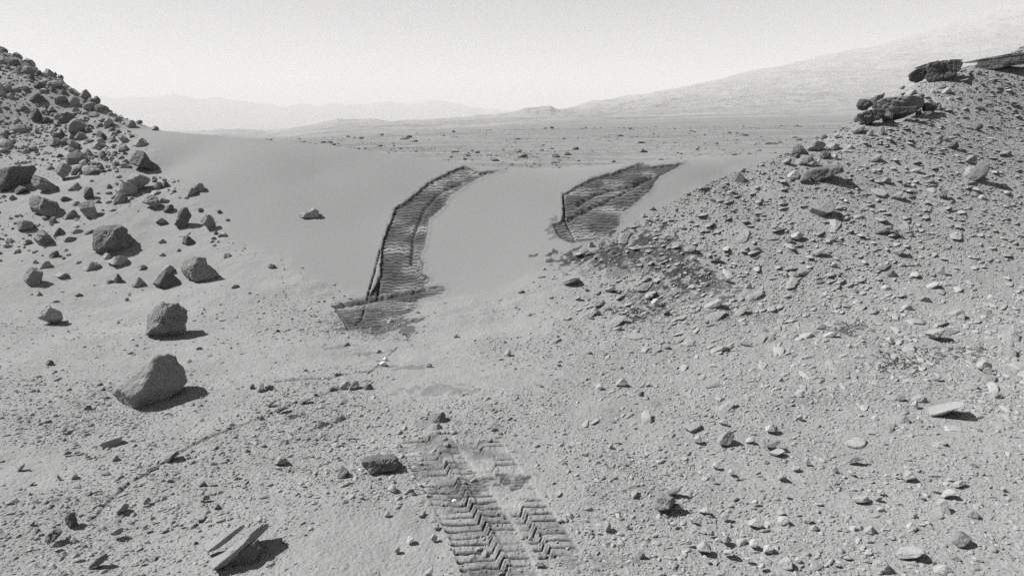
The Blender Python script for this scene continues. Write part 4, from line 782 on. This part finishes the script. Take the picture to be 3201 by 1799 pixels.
def d_left(x, y, u, v, sd): return (sd < -6) * (u < 1000) * ss(760, 640, v) * np.clip(.35 + .9 * noise2(x / 1.3, y / 1.3, 3) + ss(360, 260, v) * .6 + ss(60, 10, -sd) * (v > 420) * .2, .02, 1)
def stain(u, v):
    r = 0 * u
    for (cu, cv, ru, rv, st) in CHURN:
        if cu > 1440 and cv < 1000: r = np.maximum(r, st * ss(1.6, .4, ((u - cu) / ru) ** 2 + ((v - cv) / rv) ** 2))
    return r
def d_right(x, y, u, v, sd): return (1 - .35 * stain(u, v)) * (sd < 0) * (u > 1300) * (.12 + .88 * ss(980, 560, v + (1500 - u) * .25)) * ss(1450, 1100, v) * np.clip(.8 + .35 * noise2(x / .9, y / .9, 5), .2, 1) * ss(1340, 1700, u + (v - 600) * .2)
def d_floor(x, y, u, v, sd): return (sd < -4) * ss(690, 800, v) * np.clip(.45 + .8 * noise2(x / .8, y / .8, 9), .03, 1) * (1 - .8 * ss(900, 500, u) * ss(1010, 900, v))
def d_nright(x, y, u, v, sd): return (sd < -4) * ss(1350, 1800, u) * ss(820, 1000, v) * np.clip(.5 + .5 * noise2(x / .7, y / .7, 12), .1, 1)
n_ = []
n_.append(scatter(42000, 7.5, 21, lambda x, y, u, v, sd: d_left(x, y, u, v, sd) * ss(620, 520, u), .05, .45, 1.7, (.7, 1.2), (.5, .95), 0, 3, (-.5, .5)))
n_.append(scatter(85000, 7.5, 21, lambda *a: d_left(*a) * .8, .018, .06, 2, (.7, 1.3), (.4, .8), 0, 3, (-.4, .4)))
n_.append(scatter(200000, 4.5, 21, d_right, .021, .21, 2.2, (1.4, 3.2), (.13, .45), .98, .28, (-.35, .05)))
n_.append(scatter(420000, 4.0, 20, lambda *a: d_right(*a) * .9, .012, .034, 2, (1.1, 2.2), (.25, .6), .95, .6, (-.4, .1)))
n_.append(scatter(75000, 2.2, 5.6, lambda *a: d_floor(*a) * .9, .007, .04, 2.3, (.9, 1.8), (.4, .9), .6, .8, (-.3, .2)))
n_.append(scatter(130000, 2.2, 9.5, d_floor, .009, .06, 2.3, (.9, 1.6), (.4, .8), .5, .9, (-.3, .2)))
n_.append(scatter(24000, 2.2, 7.0, d_nright, .012, .06, 2.1, (1.0, 1.9), (.3, .6), .8, .6, (-.25, .1)))
for k in inst: inst[k] = np.concatenate(inst[k])
n_near = len(inst['x'])
px = inst['s'] * inst['el'] * FD / inst['d'] * .4       # rough half-size in scored pixels
vis = (inst['u'] > 5) & (inst['u'] < 2570) & (inst['v'] < 1440) & (inst['v'] > 120)
order = np.argsort(-(px * vis))
n_ind = 40
ind = set(order[:n_ind].tolist())
def frame(i):
    nzx = (ground_z(inst['x'][i] + .1, inst['y'][i]) - ground_z(inst['x'][i], inst['y'][i]))[0] / .1
    return nzx
tmesh = {}
for i in order[:n_ind]:
    ti = int(rs.randint(len(TEMPL[3]))); left = inst['u'][i] < 1250
    tn = rs.choice(['dark', 'mid', 'pale'] if left else ['mid', 'pale', 'light'])
    key = (ti, tn)
    if key not in tmesh:
        me = mesh_from('rock', *TEMPL[3][ti], MR[tn], smooth=True)
        try: me.set_sharp_from_angle(angle=math.radians(38))
        except Exception: pass
        tmesh[key] = me
    o = link('rock', tmesh[key], category='rock', label='')
    s, el, fl = inst['s'][i] * .5, inst['el'][i], inst['flat'][i]
    o.scale = (s * el, s, s * fl * (1.2 if left else 1)); o.rotation_euler = (0, inst['tilt'][i], inst['az'][i])
    o.location = (inst['x'][i], inst['y'][i], inst['z'][i] + s * fl * .35)
    AUTO.append((o, inst['u'][i], inst['v'][i], inst['s'][i] * 2 * FD / inst['d'][i] * .5, 'low' if fl < .5 else 'block', tn))
def batch(name, sel, sub, mat, sink, **props):
    VV, FF, off = [], [], 0
    T = TEMPL[sub]; which = rs.randint(len(T), size=len(sel))
    for t in range(len(T)):
        s_ = sel[which == t]
        if not len(s_): continue
        p, F = T[t]; m = len(s_); h = inst['s'][s_] * .5
        q = p[None] * np.stack([h * inst['el'][s_], h, h * inst['flat'][s_]], 1)[:, None, :]
        ct, st = np.cos(inst['tilt'][s_])[:, None], np.sin(inst['tilt'][s_])[:, None]
        ca, sa = np.cos(inst['az'][s_])[:, None], np.sin(inst['az'][s_])[:, None]
        # long axis is local x; roll about it lifts one long edge
        yx = q[:, :, 1] * ct - q[:, :, 2] * st; zz = q[:, :, 1] * st + q[:, :, 2] * ct
        xx = q[:, :, 0] * ca - yx * sa; yy = q[:, :, 0] * sa + yx * ca
        P = np.stack([xx + inst['x'][s_][:, None], yy + inst['y'][s_][:, None], zz + (inst['z'][s_] + h * inst['flat'][s_] * sink)[:, None]], -1)
        VV.append(P.reshape(-1, 3)); FF.append((F[None] + (np.arange(m) * len(p))[:, None, None] + off).reshape(-1, 3)); off += m * len(p)
    me = mesh_from(name, np.concatenate(VV), np.concatenate(FF), mat, smooth=False)
    return link(name, me, kind='stuff', **props)
def stuff_material(name, base, spread):
    m, N, L, B = new_mat(name)
    g = N.new('ShaderNodeNewGeometry'); v = math_n(N, L, 'MULTIPLY_ADD', g.outputs['Random Per Island'], spread, 1 - spread * .55)
    v = math_n(N, L, 'MULTIPLY', v, math_n(N, L, 'MULTIPLY_ADD', noise_n(N, L, g.outputs['Position'], 40, 3, .6), .5, .75))
    L.new(math_n(N, L, 'MULTIPLY', v, base), B.inputs['Base Color'])
    return m
M_STUFF = stuff_material('rubble_stone', .265, .4)
M_STUFFL = stuff_material('hill_rubble', .24, .8)
M_PLAINROCK = stuff_material('plain_stone', .13, .7)
rest = np.array([i for i in range(n_near) if i not in ind])
lf = (inst['u'][rest] < 1000) & (inst['v'][rest] < 770)
bigp = px[rest] > 2.6
def both(name, m, mat, **pr):
    a = rest[m]; A = a[px[a] > 1.3]; Bs = a[px[a] <= 1.3]
    VVs = []
    return a
# one object for all the loose rubble too numerous to count, one for the fine pebbles
batch('rubble', rest[bigp & ~lf], 1, M_STUFF, .25, label='countless stone chips strewn over the right slope and floor', category='rubble')
batch('scree', rest[bigp & lf], 1, M_STUFFL, .25, label='countless loose stones covering the left hill', category='scree')
batch('pebbles', rest[~bigp], 0, M_STUFF, .25, label='fine pebbles sprinkled over the valley floor', category='pebbles')
# stones on the plain beyond the dune
n = 36000
y = np.exp(rs.uniform(math.log(26), math.log(210), n)); x = rs.uniform(-.5, .85, n) * y
keep = noise2(x / 9, y / 14, 41) + .5 * noise2(x / 2.5, y / 4, 42) > rs.uniform(-.4, 1.0, n) ; x, y = x[keep], y[keep]
z = ground_z(x, y); m = len(x); u, v, d = project(x, y, z)
inst = dict(x=x, y=y, z=z, s=np.minimum(.045 * rs.uniform(size=m) ** (-1 / 2.0), .7) * (.6 + y / 130), el=rs.uniform(.9, 1.8, m), flat=rs.uniform(.4, .8, m), az=rs.uniform(0, 6, m), tilt=rs.uniform(-.2, .2, m), u=u, v=v, d=d)
batch('plain_stones', np.arange(m), 1, M_PLAINROCK, .3, label='dark stones dotted over the far plain beyond the dune', category='stones')

# ---- labels of the smaller rocks: what they lie beside
TW = {'dark': 'dark', 'mid': 'grey', 'pale': 'pale', 'light': 'light', 'white': 'bright white'}
KW = {'round': 'rounded stone', 'pyramid': 'pointed stone', 'wedge': 'wedge-shaped stone', 'block': 'blocky stone', 'slab': 'slanting slab', 'bar': 'thin slanting slab', 'slabl': 'slanting slab', 'low': 'low stone', 'spire': 'upright shard', 'plate': 'flat plate'}
buck = {}
for (o, u, v, w, kd, tn) in AUTO:
    ds = [math.hypot(u - a, (v - b) * 1.3) for _, a, b in LAND]; j = int(np.argmin(ds)); s, a, b = LAND[j]
    du, dv = u - a, v - b
    if abs(du) > abs(dv) * 2: dr = 'right of' if du > 0 else 'left of'
    elif abs(dv) > abs(du) * 2: dr = 'in front of' if dv > 0 else 'behind'
    else: dr = ('lower ' if dv > 0 else 'upper ') + ('right of' if du > 0 else 'left of')
    sz = 'tiny ' if w < 16 else 'small ' if w < 32 else ''
    buck.setdefault((sz + TW[tn] + ' ' + KW[kd], dr, s), []).append((ds[j], o))
ORD = ['nearest', 'second nearest', 'third nearest', 'fourth nearest', 'fifth nearest', 'sixth nearest', 'seventh nearest', 'eighth nearest', 'ninth nearest', 'tenth nearest']
for (desc, dr, s), lst in buck.items():
    lst.sort(key=lambda q: q[0]); d2 = dr.replace('lower ', 'to the lower ').replace('upper ', 'to the upper ')
    for k, (_, o) in enumerate(lst):
        pre = '' if len(lst) == 1 else ORD[min(k, 9)] + ' '
        o['label'] = pre + desc + ' ' + d2 + ' ' + s
for (o, u, v, w, kd, tn) in AUTO:
    o['group'] = 'loose rocks on the left hill and its foot' if u < 1000 and v < 760 else 'loose rocks on the valley floor' if u < 1450 else 'loose rocks on the right slope'
for o in COL.objects:
    if o.name.startswith('rock_outcrop'): o['group'] = 'ledges of the right hill outcrop'
    if o.name.startswith('boulder'): o['group'] = 'boulders on the hillsides'
    if o.name.startswith('wheel_track'): o['group'] = 'wheel tracks pressed in the sand'

# ------------------------------------------------------------------ dusty air
def haze():
    x0, x1, y0, y1, z0, z1 = -26000, 26000, -3000, 14000, -420, 950
    V = np.array([(x, y, z) for x in (x0, x1) for y in (y0, y1) for z in (z0, z1)], float)
    F = np.array([(0, 1, 3, 2), (4, 6, 7, 5), (0, 4, 5, 1), (2, 3, 7, 6), (0, 2, 6, 4), (1, 5, 7, 3)])
    m = bpy.data.materials.new('dusty_air'); m.use_nodes = True; nt = m.node_tree; nt.nodes.clear()
    out = nt.nodes.new('ShaderNodeOutputMaterial'); pv = nt.nodes.new('ShaderNodeVolumePrincipled')
    pv.inputs['Color'].default_value = (.97, .97, .97, 1); pv.inputs['Density'].default_value = 1.9e-4; pv.inputs['Anisotropy'].default_value = 0.0
    nt.links.new(pv.outputs[0], out.inputs['Volume'])
    me = mesh_from('haze', V, F, m, smooth=False); o = link('haze', me, kind='stuff')
haze()
